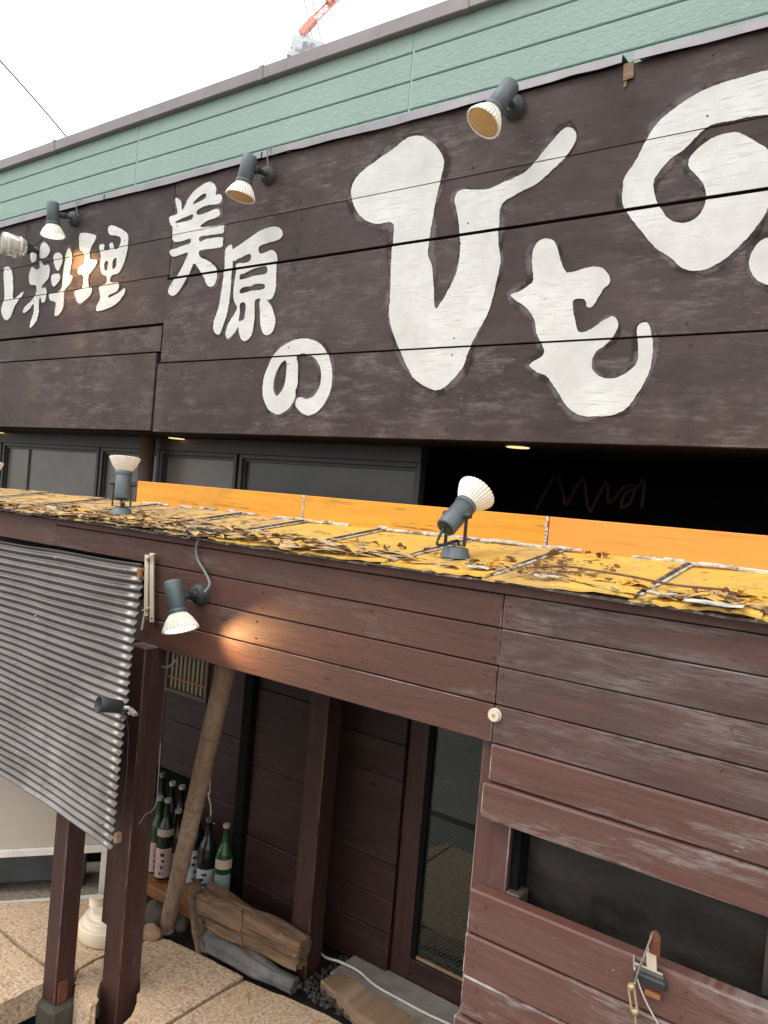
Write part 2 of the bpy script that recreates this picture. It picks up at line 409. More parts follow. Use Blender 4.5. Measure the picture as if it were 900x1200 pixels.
M['pane_grey'] = plain('frosted_pane_grey', (0.155, 0.132, 0.108), 0.28, 0, 0.2, 2.5, stain=((0.2, 0.185, 0.17), 3, (0.5, 0.7), 0.6))
M['pane_dim'] = plain('frosted_pane_dim', (0.055, 0.052, 0.046), 0.3, 0, 0.25, 2.5)
M['frame'] = plain('window_frame_dark', (0.045, 0.038, 0.032), 0.45, 0, 0.2, 15)
M['black'] = plain('dark_interior', (0.006, 0.006, 0.006), 0.9, spec=0.1)  # near-black colour paints the shade of voids; also black trim
M['pipe'] = plain('brown_column', (0.075, 0.05, 0.038), 0.6, 0, 0.25, 8)
def dark_pane():
    b = NB('smoky_reflection_pane'); n = b.noise(b.pos((1.2, 1, 2.6)), 2.6, 6, 0.65, 1.2)
    g = b.noise(b.pos((3, 50, 120)), 1.0, 3, 0.6)
    col = b.mix(b.mask(n, 0.42, 0.72), (0.017, 0.014, 0.013), (0.05, 0.042, 0.037))  # smoky reflection painted as cloudy tones into the pane colour
    col = b.mix(b.math('MULTIPLY', b.mask(g, 0.55, 0.7), 0.4), col, (0.03, 0.025, 0.022))
    return b.out(col, 0.35, spec=0.35)
M['darkpane'] = dark_pane()
def wire_glass():
    b = NB('wired_glass'); g = b.n('NewGeometry'); sx = b.n('SeparateXYZ'); b.l(g.outputs['Position'], sx.inputs[0])
    k = 2 * math.pi / 0.0145
    a1 = b.math('ADD', sx.outputs['X'], sx.outputs['Z']); a2 = b.math('SUBTRACT', sx.outputs['X'], sx.outputs['Z'])
    c1 = b.mask(b.math('COSINE', b.math('MULTIPLY', a1, k)), 0.86, 0.96); c2 = b.mask(b.math('COSINE', b.math('MULTIPLY', a2, k)), 0.86, 0.96)
    wire = b.math('MAXIMUM', c1, c2)
    tr = b.n('BsdfTransparent'); tr.inputs[0].default_value = (0.62, 0.66, 0.60, 1)
    gl = b.n('BsdfGlossy'); gl.inputs['Roughness'].default_value = 0.02; gl.inputs['Color'].default_value = (1, 1, 1, 1)
    fr = b.n('Fresnel'); fr.inputs['IOR'].default_value = 1.5
    m1 = b.n('MixShader'); b.l(fr.outputs[0], m1.inputs[0]); b.l(tr.outputs[0], m1.inputs[1]); b.l(gl.outputs[0], m1.inputs[2])
    df = b.n('BsdfDiffuse'); df.inputs[0].default_value = (0.10, 0.10, 0.085, 1)
    m2 = b.n('MixShader'); b.l(b.math('MULTIPLY', wire, 0.75), m2.inputs[0]); b.l(m1.outputs[0], m2.inputs[1]); b.l(df.outputs[0], m2.inputs[2])
    b.l(m2.outputs[0], b.t.nodes['Material Output'].inputs[0]); return b.m
M['wireglass'] = wire_glass()
def bottle_mat(name, c, r=0.08):
    b = NB(name); n = b.noise(b.pos(), 30, 4, 0.6)
    b.b.inputs['Transmission Weight'].default_value = 0.0; b.b.inputs['IOR'].default_value = 1.45
    return b.out(b.mix(b.mask(n, 0.3, 0.8), c, tuple(x * 1.4 for x in c)), r)
M['bgreen'] = bottle_mat('green_bottle_glass', (0.013, 0.040, 0.009)); M['bdark'] = bottle_mat('dark_bottle_glass', (0.008, 0.011, 0.008)); M['bbrown'] = bottle_mat('brown_bottle_glass', (0.02, 0.01, 0.005))
M['label_w'] = plain('paper_label_white', (0.36, 0.375, 0.375), 0.7); M['label_p'] = plain('paper_label_pink', (0.42, 0.28, 0.255), 0.7, 0, 0.15, 60)  # labels and caps darkened in colour for the niche shade
M['label_c'] = plain('paper_label_cream', (0.34, 0.28, 0.205), 0.7); M['label_g'] = plain('paper_label_grey', (0.17, 0.20, 0.185), 0.7, 0, 0.2, 40)
M['ink'] = plain('label_ink', (0.015, 0.015, 0.02), 0.7); M['cap'] = plain('bottle_cap', (0.24, 0.19, 0.15), 0.5); M['capdark'] = plain('bottle_cap_dark', (0.03, 0.03, 0.035), 0.4)
M['bamboo'] = painted_wood('weathered_bamboo', (0.25, 0.155, 0.095), (0.17, 0.105, 0.066), (0.33, 0.26, 0.2), 'Z', (0.45, 0.7), 2.0, 0, (0.6, 0.85), 0.0, knots=False)
M['node'] = plain('bamboo_node', (0.15, 0.09, 0.055), 0.8)
def log_mat():
    b = NB('split_log_wood'); v = b.pos((2.0, 14, 26)); n = b.noise(v, 1.3, 6, 0.68, 1.0); n2 = b.noise(b.pos((5, 60, 90)), 1.0, 4, 0.7); n3 = b.noise(b.pos(), 6, 4, 0.6)
    col = b.ramp(n, (0.30, (0.05, 0.025, 0.012)), (0.42, (0.14, 0.078, 0.042)), (0.55, (0.27, 0.155, 0.082)), (0.68, (0.20, 0.148, 0.105)))
    col = b.mix(b.math('MULTIPLY', b.mask(n3, 0.5, 0.7), 0.6), col, (0.22, 0.165, 0.12))
    b.bump(b.math('ADD', n, n2), 1.0, 0.02); return b.out(col, 0.85)
M['log'] = log_mat()
M['greylog'] = plain('grey_stone_block', (0.125, 0.12, 0.112), 0.9, 0, 0.45, 14, 1.0, 30, stain=((0.12, 0.1, 0.09), 7, (0.52, 0.66), 0.7))
def granite():
    b = NB('rusty_granite'); v = b.pos((1, 1, 1), 2.0)
    s1 = b.noise(v, 95, 4, 0.7); s2 = b.noise(v, 30, 4, 0.65, 0.5); big = b.noise(v, 3.0, 4, 0.6)
    col = b.ramp(s1, (0.30, (0.13, 0.075, 0.045)), (0.43, (0.40, 0.265, 0.16)), (0.55, (0.56, 0.405, 0.27)), (0.70, (0.66, 0.53, 0.40)))
    col = b.mix(b.math('MULTIPLY', b.mask(s2, 0.55, 0.70), 0.75), col, (0.26, 0.14, 0.07))
    col = b.mix(b.math('MULTIPLY', b.mask(big, 0.5, 0.7), 0.4), col, (0.58, 0.38, 0.2))
    b.bump(s1, 0.5, 0.004); return b.out(col, 0.85)
M['granite'] = granite()
M['rock'] = plain('garden_stone', (0.07, 0.056, 0.042), 0.85, 0, 0.35, 14, 0.7, 40)
M['rock_t'] = plain('tan_garden_stone', (0.33, 0.215, 0.125), 0.85, 0, 0.3, 18, 0.6, 50)
M['soil'] = plain('dark_soil', (0.035, 0.028, 0.022), 0.95, 0, 0.4, 30, 0.7, 60)
M['gravel'] = plain('dark_gravel', (0.040, 0.036, 0.032), 0.8, 0, 0.5, 25)
M['concrete'] = plain('grey_concrete', (0.24, 0.215, 0.185), 0.85, 0, 0.2, 10, 0.4, 60, stain=((0.13, 0.1, 0.08), 8, (0.5, 0.7), 0.6))
M['plank_t'] = painted_wood('bare_plank', (0.27, 0.165, 0.095), (0.16, 0.09, 0.05), (0.36, 0.27, 0.19), 'X', (0.45, 0.7), 3, 0.004, (0.7, 0.9), 0.1, (0.2, 0.12, 0.08))
M['orange_wood'] = painted_wood('orange_ledge_wood', (0.30, 0.13, 0.05), (0.2, 0.08, 0.03), (0.38, 0.22, 0.11), 'X')
M['cable_w'] = plain('white_cable', (0.56, 0.5, 0.42), 0.5); M['cable_g'] = plain('grey_cable', (0.22, 0.21, 0.2), 0.5); M['cable_k'] = plain('black_cable', (0.015, 0.015, 0.015), 0.5)
M['beige'] = plain('beige_panel', (0.46, 0.40, 0.33), 0.6, 0, 0.06, 3)
M['whiteframe'] = plain('white_frame_paint', (0.72, 0.68, 0.62), 0.5, 0, 0.08, 10, stain=((0.4, 0.34, 0.28), 12, (0.6, 0.75), 0.5))
M['cream'] = plain('cream_plastic', (0.70, 0.59, 0.44), 0.42, 0, 0.08, 8, stain=((0.5, 0.4, 0.29), 10, (0.58, 0.75), 0.5))
M['greybox'] = plain('dark_grey_planter', (0.05, 0.052, 0.055), 0.6, 0, 0.2, 10, stain=((0.35, 0.32, 0.26), 28, (0.66, 0.72), 0.7))
M['sand'] = plain('pale_gravel_bed', (0.27, 0.225, 0.17), 0.95, 0, 0.4, 70, 0.8, 90)
def water_mat():
    b = NB('pond_water'); n = b.noise(b.pos(), 9, 3, 0.5)
    col = b.mix(b.mask(b.noise(b.pos(), 4, 4, 0.6), 0.4, 0.7), (0.012, 0.03, 0.026), (0.035, 0.065, 0.055)); b.bump(n, 0.12, 0.01)
    return b.out(col, 0.06)
M['water'] = water_mat()
M['asphalt'] = plain('asphalt', (0.055, 0.053, 0.052), 0.9, 0, 0.25, 40, 0.5, 120)
M['rust'] = plain('rusty_steel', (0.17, 0.055, 0.03), 0.75, 0.2, 0.35, 40, 0.4, 90); M['steel'] = plain('bright_steel', (0.5, 0.47, 0.42), 0.35, 0.7, 0.15, 30)
M['brass'] = plain('brass_fitting', (0.55, 0.42, 0.24), 0.4, 0.5, 0.15, 40)
M['leaf_b'] = plain('brown_dead_leaf', (0.17, 0.085, 0.04), 0.75, 0, 0.4, 60, 0.3, 150); M['leaf_y'] = plain('yellow_dead_leaf', (0.72, 0.36, 0.035), 0.65, 0, 0.25, 60, 0.3, 150); M['leaf_t'] = plain('tan_dead_leaf', (0.46, 0.31, 0.165), 0.75, 0, 0.35, 60, 0.3, 150)
M['crane_r'] = plain('hazed_crane_red', (0.85, 0.36, 0.27), 0.5); M['crane_w'] = plain('crane_white', (0.62, 0.63, 0.64), 0.5); M['wire'] = plain('steel_rope', (0.35, 0.35, 0.36), 0.6)  # crane colours lightened to stand in for distance haze
M['glasslamp'] = (lambda b: (b.b.inputs['Transmission Weight'].__setattr__('default_value', 0.5), b.out(b.mix(b.mask(b.noise(b.pos((20, 20, 20)), 2, 3), 0.4, 0.6), (0.62, 0.62, 0.5), (0.8, 0.8, 0.7)), 0.12))[1])(NB('thick_lamp_glass'))
M['neon'] = plain('painted_neon_reflection', (0.12, 0.05, 0.03), 0.6)
M['hedge'] = plain('street_paving', (0.26, 0.25, 0.22), 0.85, 0, 0.15, 3)
M['guard'] = plain('street_guard_yellow', (0.75, 0.42, 0.03), 0.5)

# ------------------------------------------------------------------ ground, pond, paving
o = obj('ground', box(-400, 400, -400, 400, -0.6, -0.33), M['asphalt']); tag(o, kind='structure')
bm = bmesh.new(); vs = [bm.verts.new(p) for p in ((-3.6, 0.6, -0.215), (-1.1, 0.6, -0.215), (-1.1, 1.74, -0.215), (-3.6, 1.74, -0.215))]; bm.faces.new(vs)
o = obj('water', bm, M['water']); tag(o, kind='structure')
o = obj('soil_bed', box(-4.6, 1.4, 1.745, 2.6, -0.328, -0.055), M['soil']); tag(o, kind='structure')
o = obj('pavement', box(-9, 5, -2.2, 0.55, -0.329, -0.20), M['hedge']); tag(o, kind='structure')
bm = bmesh.new()
for k in range(40): add_box(bm, -9 + k * .35 + .005, -9 + (k + 1) * .35 - .005, -1.75, -1.5, -0.199, -0.192, .003)
tag(obj('tactile_strip', bm, M['guard'], o), kind='stuff')
pav = empty('paving', (-2.0, 1.8, 0), kind='structure')
def slab(outline, z1=0.0, thick=0.12, sub=7, wob=0.010, seed=0):
    rnd = random.Random(seed); pts = []
    n = len(outline)
    for i in range(n):
        a = Vector(outline[i]); b_ = Vector(outline[(i+1) % n])
        for k in range(sub):
            p = a.lerp(b_, k / sub); nrm = Vector((b_.y - a.y, a.x - b_.x)).normalized()
            pts.append(tuple(p + nrm * rnd.uniform(-wob, wob) * (1 if k else 0.3)))
    bm = bmesh.new(); prism(bm, pts, z1 - thick, z1, bev=0.008)
    return obj('paving_slab', bm, M['granite'], pav)
slab([(-2.31, 1.30), (-2.30, 1.555), (-3.3, 1.555), (-3.3, 1.22)], 0.0, 0.10, seed=1, wob=0.006)
slab([(-2.298, 1.568), (-2.285, 1.99), (-2.58, 2.0), (-2.93, 1.60), (-2.935, 1.568)], -0.002, 0.10, seed=2, wob=0.005)
slab([(-1.852, 1.30), (-1.845, 1.985), (-2.20, 1.95), (-2.275, 1.85), (-2.275, 1.728), (-2.07, 1.728), (-1.945, 1.60), (-1.88, 1.30)], 0.002, 0.14, sub=5, seed=3, wob=0.005)
slab([(-2.178, 1.722), (-2.282, 1.722), (-2.277, 1.62), (-2.21, 1.562), (-2.10, 1.54), (-2.077, 1.552), (-2.178, 1.626)][::-1], 0.0, 0.13, sub=4, seed=8, wob=0.004)
slab([(-1.20, 1.33), (-1.10, 2.02), (-1.45, 2.03), (-1.826, 1.975), (-1.834, 1.30)], 0.0, 0.14, seed=4, wob=0.006)
slab([(-0.3, 1.30), (-0.3, 1.66), (-1.12, 1.66), (-1.18, 1.30)], -0.004, 0.14, seed=5, wob=0.006)

# ------------------------------------------------------------------ green building above and behind
gb = empty('green_sided_building', (-1.8, YG, -0.27), 'building with pale green horizontal siding and grey metal coping above the sign', 'building')
GZ = [3.385, 3.333, 3.262, 3.163, 3.063, 2.963, 2.86]
jx = [-6.6, -5.08, -3.09, -1.575, -0.06, 1.5]
for r in range(1, 6):
    for a, b_ in zip(jx, jx[1:]):
        bm = box(a + 0.002, b_ - 0.002, YG, YG + 0.02, GZ[r+1] + 0.0035, GZ[r] if r > 1 else 3.36, 0.003)
        obj('siding_panel', bm, M['green'], gb)
for x in jx[1:-1]:
    obj('sealant_joint', box(x - 0.0035, x + 0.0035, YG + 0.003, YG + 0.018, 2.86, 3.335), M['sealant'], gb)
obj('backing_wall', box(-6.6, 1.5, YG + 0.0175, YG + 0.14, 2.6, 3.33), M['joint'], gb)
cxs = [-6.6, -3.75, -2.29, -1.36, -0.30, 1.5]
for a, b_ in zip(cxs, cxs[1:]):
    obj('coping', box(a + 0.001, b_ - 0.001, YG - 0.028, YG + 0.25, 3.333, 3.386, 0.003), M['coping'], gb)
for x in cxs[1:-1]:
    obj('coping_joint_cover', box(x - 0.012, x + 0.012, YG - 0.031, YG + 0.252, 3.330, 3.389, 0.002), M['coping'], gb)
obj('roof_slab', box(-6.6, 1.5, YG + 0.252, 9.0, 3.2, 3.33), M['coping'], gb)
obj('side_wall', box(-6.7, -6.601, YG, 9.0, -0.27, 3.33), M['green'], gb)
obj('side_wall', box(1.501, 1.6, YG, 9.0, -0.27, 3.33), M['green'], gb)
# strip of windows under the sign
ZS4 = 1.925
obj('soffit', box(-6.6, 1.5, YS + 0.034, 3.4, ZS4 + 0.004, ZS4 + 0.03), M['beam_dark'], gb)
obj('inner_wall', box(-6.6, 1.5, 3.4, 3.44, 1.2, 1.95), M['black'], gb)
obj('inner_floor', box(-6.6, 1.5, YU + 0.024, 3.4, 1.2, 1.5), M['black'], gb)
def wx(px): return A(px, 550, YW).x
zt, zb = 1.868, 1.505
def window(px0, px1, pane, mull=None, inner=None):
    x0, x1 = wx(px0), wx(px1)
    wn = empty('window', ((x0 + x1) / 2, YW, zb)); wn.parent = gb; wn.location = wn.location - gb.location
    fw = 0.02
    bm = bmesh.new()
    for q in ((x0, x0 + fw, zb, zt), (x1 - fw, x1, zb, zt), (x0 + fw, x1 - fw, zt - fw, zt), (x0 + fw, x1 - fw, zb, zb + fw)):
        add_box(bm, q[0], q[1], YW - 0.025, YW + 0.015, q[2], q[3], 0.002)
    obj('frame', bm, M['frame'], wn)
    bm = bmesh.new()
    for q in ((x0 + fw, x0 + fw + .012, zb + fw, zt - fw - .012), (x1 - fw - .012, x1 - fw, zb + fw, zt - fw - .012), (x0 + fw, x1 - fw, zt - fw - .012, zt - fw)):
        add_box(bm, q[0], q[1], YW - 0.012, YW + 0.012, q[2], q[3])
    if mull:
        xm = wx(mull); add_box(bm, xm - .006, xm + .006, YW - 0.008, YW + .003, zb + fw, zt - fw - .012)
    obj('glazing_bead', bm, M['frame'], wn)
    obj('pane', box(x0 + fw, x1 - fw, YW, YW + 0.006, zb + fw, zt - fw - .012), M[pane], wn)
window(-150, 4, 'pane_grey')
window(6, 119, 'pane_grey', 34)
window(121, 190, 'pane_grey')
window(191, 281, 'pane_grey')
window(284, 497, 'pane_dim')
obj('header_rail', box(-6.6, wx(497), YW - 0.03, YW + 0.03, zt + 0.001, ZS4 + 0.003), M['frame'], gb)
bm = bmesh.new(); lathe(bm, (wx(181) + .05, YW - 0.09, 1.5), (0, 0, 1), [(0, .036), (0.424, .036)], 20); obj('drain_pipe', bm, M['pipe'], gb)
# downlights in the soffit
for i, (px, py) in enumerate(((207, 513), (607, 523), (-3, 506))):
    P = AZ(px, py, ZS4 + 0.002)
    dl = empty('downlight', (P.x, P.y, ZS4), ('round lit downlight in the soffit left of centre under the sign', 'round lit downlight in the soffit above the middle of the dark opening', 'round lit downlight in the soffit at the left edge')[i], 'downlight', 'downlights under the sign')
    bm = bmesh.new(); lathe(bm, (P.x, P.y, ZS4 + 0.003), (0, 0, -1), [(0, .045), (0.004, .044)], 24); obj('rim', bm, M['lamp'], dl)
    bm = bmesh.new(); lathe(bm, (P.x, P.y, ZS4 - 0.001), (0, 0, -1), [(0, .038), (0.002, .037)], 24); obj('diffuser', bm, M['down'], dl)
# faint red neon reflection, painted as strokes on the inner wall
def scr(px, py): return A(px, py, 3.393)
pts = [scr(*p) for p in ((628, 598), (640, 575), (652, 558), (660, 578), (663, 592), (676, 570), (684, 562), (688, 590), (692, 600))]
neon_refl = empty('neon_reflection', scr(690, 600), 'faint dull red neon reflection painted in the dark opening', 'reflection')
obj('stroke', tube(pts, 0.008, 6), M['neon'], neon_refl)
obj('stroke', tube([scr(*p) for p in ((692, 600), (706, 572), (712, 566), (714, 590), (730, 572), (744, 570), (738, 590), (728, 594), (733, 578), (746, 572), (755, 562), (752, 596))], 0.008, 6), M['neon'], neon_refl)

# ------------------------------------------------------------------ the big sign
sg = empty('shop_sign', (-1.8, YS, ZS4), 'long dark brown plank sign with big white brush lettering under green siding', 'sign')
XV = [(3.0, -2.722), (2.76, -2.712), (2.585, -2.716), (2.224, -2.731), (ZS4, -2.752)]     # seam between the two halves
SR = [2.988, 2.762, 2.576, 2.219, ZS4]        # right half seams
SL = [2.988, 2.756, 2.592, 2.385, 2.267, 1.930]
GAPR = [0, .0007, .0055, .0024, 0]; GAPL = [0, .0008, .0022, .0055, .0035, 0]
OFFR = [0, .0015, -.002, .001]; OFFL = [.0, .002, -.001, .0025, .0005]
for i in range(4):
    z1, z0 = SR[i] - GAPR[i], SR[i+1] + GAPR[i+1]
    xl = [-2.716, -2.713, -2.722, -2.742][i]
    for a, b_ in ((xl, 1.3),):
        obj('plank', box(a, b_, YS + OFFR[i], YS + 0.03, z0, z1, 0.0008), M['sign'], sg)
for i in range(5):
    z1, z0 = SL[i] - GAPL[i], SL[i+1] + GAPL[i+1]
    xr = [-2.720, -2.718, -2.722, -2.735, -2.757][i]
    obj('plank', box(-6.4, xr, YS + OFFL[i], YS + 0.03, z0, z1, 0.0008), M['sign'], sg)
obj('backing', box(-6.4, 1.3, YS + 0.0305, YS + 0.033, ZS4 + .001, 2.985), M['black'], sg)
# bent metal flashing along the top, a little wavy and torn in one place
bm = bmesh.new()
def flash(x0, x1, n, seed):
    rnd = random.Random(seed); prev = None
    for k in range(n + 1):
        x = x0 + (x1 - x0) * k / n; dz = 0.004 * math.sin(x * 5.1) + rnd.uniform(-.002, .002); dy = rnd.uniform(-.002, .002)
        cur = [bm.verts.new(p) for p in ((x, YG + 0.0, 3.018 + dz * .3), (x, YS - 0.014 + dy, 3.010 + dz * .5), (x, YS - 0.016 + dy, 2.984 + dz), (x, YS - 0.013 + dy, 2.984 + dz), (x, YS - 0.011 + dy, 3.006 + dz * .5), (x, YG, 3.014 + dz * .3))]
        if prev:
            for a in range(5): bm.faces.new((prev[a], cur[a], cur[a+1], prev[a+1]))
        prev = cur
flash(-6.4, -3.21, 30, 1); flash(-3.205, -2.20, 14, 2); flash(-2.195, -0.80, 20, 3); flash(-0.765, 1.3, 22, 4)
obj('flashing', bm, M['flash'], sg)
bm = bmesh.new(); P = A(737, 78, YS - 0.004)
obox(bm, P + Vector((0, 0, -.012)), (1, .1, .15), (0, 1, 0), (-.1, .1, 1), .028, .002, .05); obox(bm, P + Vector((-.006, .001, -.04)), (1, 0, .1), (0, 1, 0), (.1, 0, 1), .008, .002, .03)
obj('splintered_wood', bm, M['plank_t'], sg)
bm = bmesh.new(); P = A(338, 176, YS - 0.004); obox(bm, P, (1, .1, .1), (0, 1, 0), (0, .1, 1), .024, .003, .014); obox(bm, P + Vector((.008, -.003, .014)), (1, .2, .4), (0, 1, 0), (0, .1, 1), .016, .003, .012)
obj('splintered_wood', bm, M['plank_t'], sg)

# painted characters: outlines measured on the sign, triangulated on a grid
CH = [
 (190, 205, 8, 1.4, [[(470,70),(500,95),(515,140),(505,190),(545,182),(568,205),(560,245),(530,275),(440,285),(370,310),(330,342),(345,378),(430,350),(515,318),(545,340),(545,380),(500,405),(430,430),(385,460),(362,492),(440,488),(575,470),(580,505),(573,545),(450,565),(357,580),(357,626),(420,602),(560,585),(572,620),(560,675),(450,695),(352,712),(360,770),(420,800),(480,840),(515,890),(525,950),(500,1030),(455,1050),(420,1020),(400,960),(350,890),(300,830),(260,920),(200,1040),(150,1110),(105,1138),(70,1115),(70,1070),(110,1000),(170,900),(215,810),(245,730),(170,750),(110,768),(80,750),(75,710),(130,690),(210,660),(265,642),(270,597),(200,618),(130,630),(100,605),(100,560),(104,482),(85,470),(70,400),(130,375),(150,355),(132,260),(130,215),(160,225),(185,260),(190,338),(215,300),(250,220),(310,150),(380,95),(430,72)]],
   [[(290,278),(330,225),(380,185),(415,180),(410,215),(360,250)], [(125,457),(200,442),(285,415),(290,372),(230,393),(150,427)]]),
 (245, 260, 8, 1.4, [[(155,255),(205,215),(222,250),(225,400),(215,560),(205,700),(180,850),(145,960),(110,1050),(75,1055),(48,1010),(55,930),(100,790),(125,640),(145,500),(150,350)],
   [(215,270),(300,210),(400,135),(500,75),(590,48),(650,50),(690,90),(685,140),(640,175),(560,195),(470,235),(485,300),(580,265),(625,285),(642,340),(638,480),(635,620),(610,700),(580,732),(520,725),(440,740),(435,900),(420,1010),(395,1080),(345,1122),(305,1095),(285,1010),(290,940),(335,920),(345,860),(348,765),(300,770),(295,860),(275,990),(240,1050),(185,1098),(163,1060),(175,990),(215,910),(250,860),(270,800),(240,740),(235,660),(250,540),(262,470),(258,395),(340,385),(390,360),(388,300),(310,330),(232,370),(222,330)],
   [(485,735),(540,730),(590,790),(620,870),(630,950),(600,1040),(545,1065),(505,1030),(488,950),(485,850)]],
   [[(303,495),(330,490),(400,455),(470,430),(545,420),(545,490),(430,510),(303,545)], [(305,630),(360,610),(400,605),(440,585),(520,585),(520,632),(400,650),(303,675)]]),
 (300, 390, 9, 1.4, [[(200,230),(260,165),(340,110),(440,70),(540,65),(630,85),(710,140),(760,220),(795,320),(808,430),(800,560),(770,660),(710,770),(640,840),(560,872),(490,850),(440,800),(420,760),(440,690),(490,682),(540,700),(610,670),(660,600),(685,520),(688,410),(665,330),(620,265),(560,235),(500,220),(440,245),(430,280),(445,330),(445,430),(440,560),(420,610),(418,680),(380,760),(320,825),(240,862),(180,845),(120,790),(85,700),(72,610),(85,480),(125,370),(165,280)]],
   [[(315,285),(325,350),(320,450),(300,560),(270,620),(225,668),(192,620),(188,530),(210,440),(250,350)]]),
 (400, 150, 3.75, 2.2, [[(45,290),(55,240),(90,195),(170,135),(240,85),(290,45),(340,35),(390,55),(430,95),(453,150),(440,220),(420,300),(405,380),(390,480),(385,560),(400,600),(408,680),(412,760),(418,795),(440,770),(480,700),(510,630),(525,540),(522,470),(510,370),(497,320),(505,290),(540,270),(640,270),(705,242),(795,202),(855,147),(915,72),(975,8),(1010,0),(1033,22),(1030,62),(995,117),(935,178),(865,242),(775,288),(705,338),(695,422),(693,502),(703,572),(697,622),(675,722),(645,822),(595,912),(555,992),(535,1052),(475,1122),(425,1152),(375,1138),(320,1100),(285,1040),(262,985),(230,900),(213,830),(218,740),(222,600),(228,500),(232,430),(215,415),(150,422),(100,400),(65,360)]], []),
 (590, 270, 4.737, 2.0, [[(165,130),(180,85),(210,55),(245,47),(285,62),(305,110),(320,170),(345,225),(365,238),(430,220),(500,203),(550,212),(585,245),(597,280),(585,305),(560,325),(535,370),(505,415),(485,433),(465,425),(458,390),(430,382),(400,385),(388,400),(395,470),(410,540),(425,565),(470,560),(540,515),(590,482),(620,480),(640,515),(630,560),(600,605),(560,640),(515,675),(492,730),(500,780),(545,815),(600,822),(660,805),(710,770),(740,735),(750,660),(745,600),(748,540),(770,515),(805,517),(820,560),(830,620),(828,700),(815,770),(780,850),(730,930),(680,990),(610,1025),(520,1032),(430,1028),(360,985),(310,910),(270,850),(235,805),(190,790),(145,748),(190,715),(225,690),(222,650),(205,610),(185,570),(178,510),(155,460),(110,415),(65,385),(45,358),(90,340),(140,310),(170,275),(162,200)]], []),
 (720, 70, 4.444, 2.2, [[(400,1100),(350,1085),(290,1030),(220,985),(150,905),(80,815),(45,760),(42,690),(55,610),(110,530),(160,430),(220,340),(300,265),(420,185),(540,130),(660,95),(800,58),(930,60),(1040,120),(1100,230),(1110,380),(1060,520),(1000,600),(980,560),(1010,450),(990,360),(920,300),(840,285),(800,288),(700,300),(620,318),(500,345),(430,400),(360,470),(290,520),(230,590),(205,640),(215,720),(240,770),(270,815),(310,845),(370,852),(430,825),(470,765),(478,700),(465,650),(430,605),(390,565),(385,540),(400,500),(450,450),(520,405),(620,378),(680,395),(740,430),(800,470),(850,560),(850,680),(800,780),(760,850),(700,925),(620,1005),(540,1065),(460,1098)]], []),
 (720, 70, 4.444, 2.0, [[(800,930),(750,960),(715,1010),(703,1065),(720,1120),(760,1160),(820,1175),(900,1150),(930,1050),(880,960)]], []),
 (0, 255, 5.625, 1.2, [[(25,360),(40,325),(70,335),(85,390),(88,470),(85,520),(95,535),(130,505),(155,488),(155,500),(130,540),(100,590),(75,650),(45,678),(20,650),(12,600),(30,540),(28,450)]], []),
 (0, 255, 5.625, 1.1, [[(205,225),(225,210),(243,240),(243,280),(215,298),(203,270)], [(270,190),(295,163),(325,190),(333,225),(310,260),(270,270),(263,240)],
   [(200,345),(215,325),(240,345),(265,330),(260,295),(280,290),(290,315),(320,310),(330,350),(318,400),(290,435),(278,450),(275,470),(300,462),(310,500),(300,555),(280,560),(272,520),(262,545),(260,620),(245,680),(205,728),(205,690),(225,630),(225,570),(195,610),(155,630),(170,590),(215,545),(235,510),(240,450),(200,440),(192,390)],
   [(360,245),(385,232),(412,250),(410,300),(385,350),(365,330),(355,290)], [(340,385),(365,370),(395,375),(395,410),(360,455),(340,435)],
   [(445,215),(465,205),(475,240),(470,300),(460,375),(478,385),(465,430),(430,475),(425,520),(420,590),(395,640),(365,648),(368,600),(370,560),(335,545),(330,505),(385,490),(410,450),(415,380),(430,280)]], []),
 (0, 255, 5.625, 1.1, [[(530,110),(570,102),(635,120),(625,160),(600,210),(595,270),(640,280),(635,310),(610,350),(585,385),(585,455),(610,465),(600,510),(560,550),(530,568),(510,545),(498,490),(540,465),(548,385),(515,370),(520,335),(555,295),(555,235),(530,210),(525,160)],
   [(715,75),(735,52),(780,65),(825,90),(848,120),(845,190),(830,260),(805,330),(775,370),(735,385),(730,425),(785,430),(780,480),(720,515),(725,528),(780,500),(828,465),(820,510),(770,570),(700,605),(645,618),(640,590),(665,530),(658,460),(700,430),(700,388),(670,370),(660,310),(665,240),(657,185),(680,175),(692,185),(690,215),(725,210),(725,175),(745,165),(760,210),(790,190),(800,140),(775,120),(730,115)]],
   [[(690,300),(712,285),(708,340),(690,345)], [(745,285),(768,265),(765,320),(743,340)]]),
]
def smooth_closed(p, n=4):
    P = np.array(p, float); N = len(P); out = []
    for i in range(N):
        p0, p1, p2, p3 = P[i-1], P[i], P[(i+1) % N], P[(i+2) % N]
        for k in range(n):
            t = k / n
            out.append(0.5 * ((2*p1) + (p2-p0)*t + (2*p0-5*p1+4*p2-p3)*t*t + (3*p1-p0-3*p2+p3)*t**3))
    return np.array(out)
def sdf_poly(P, X, Y):
    d = np.full(X.shape, 1e18); ins = np.zeros(X.shape, bool); N = len(P)
    for i in range(N):
        a = P[i]; b_ = P[(i+1) % N]; e = b_ - a; L = e.dot(e) + 1e-12
        t = np.clip(((X - a[0]) * e[0] + (Y - a[1]) * e[1]) / L, 0, 1)
        d = np.minimum(d, (X - a[0] - t*e[0])**2 + (Y - a[1] - t*e[1])**2)
        if a[1] != b_[1]:
            c = (a[1] > Y) != (b_[1] > Y)
            ins ^= c & (X < (b_[0] - a[0]) * (Y - a[1]) / (b_[1] - a[1]) + a[0])
    return np.where(ins, -1, 1) * np.sqrt(d)
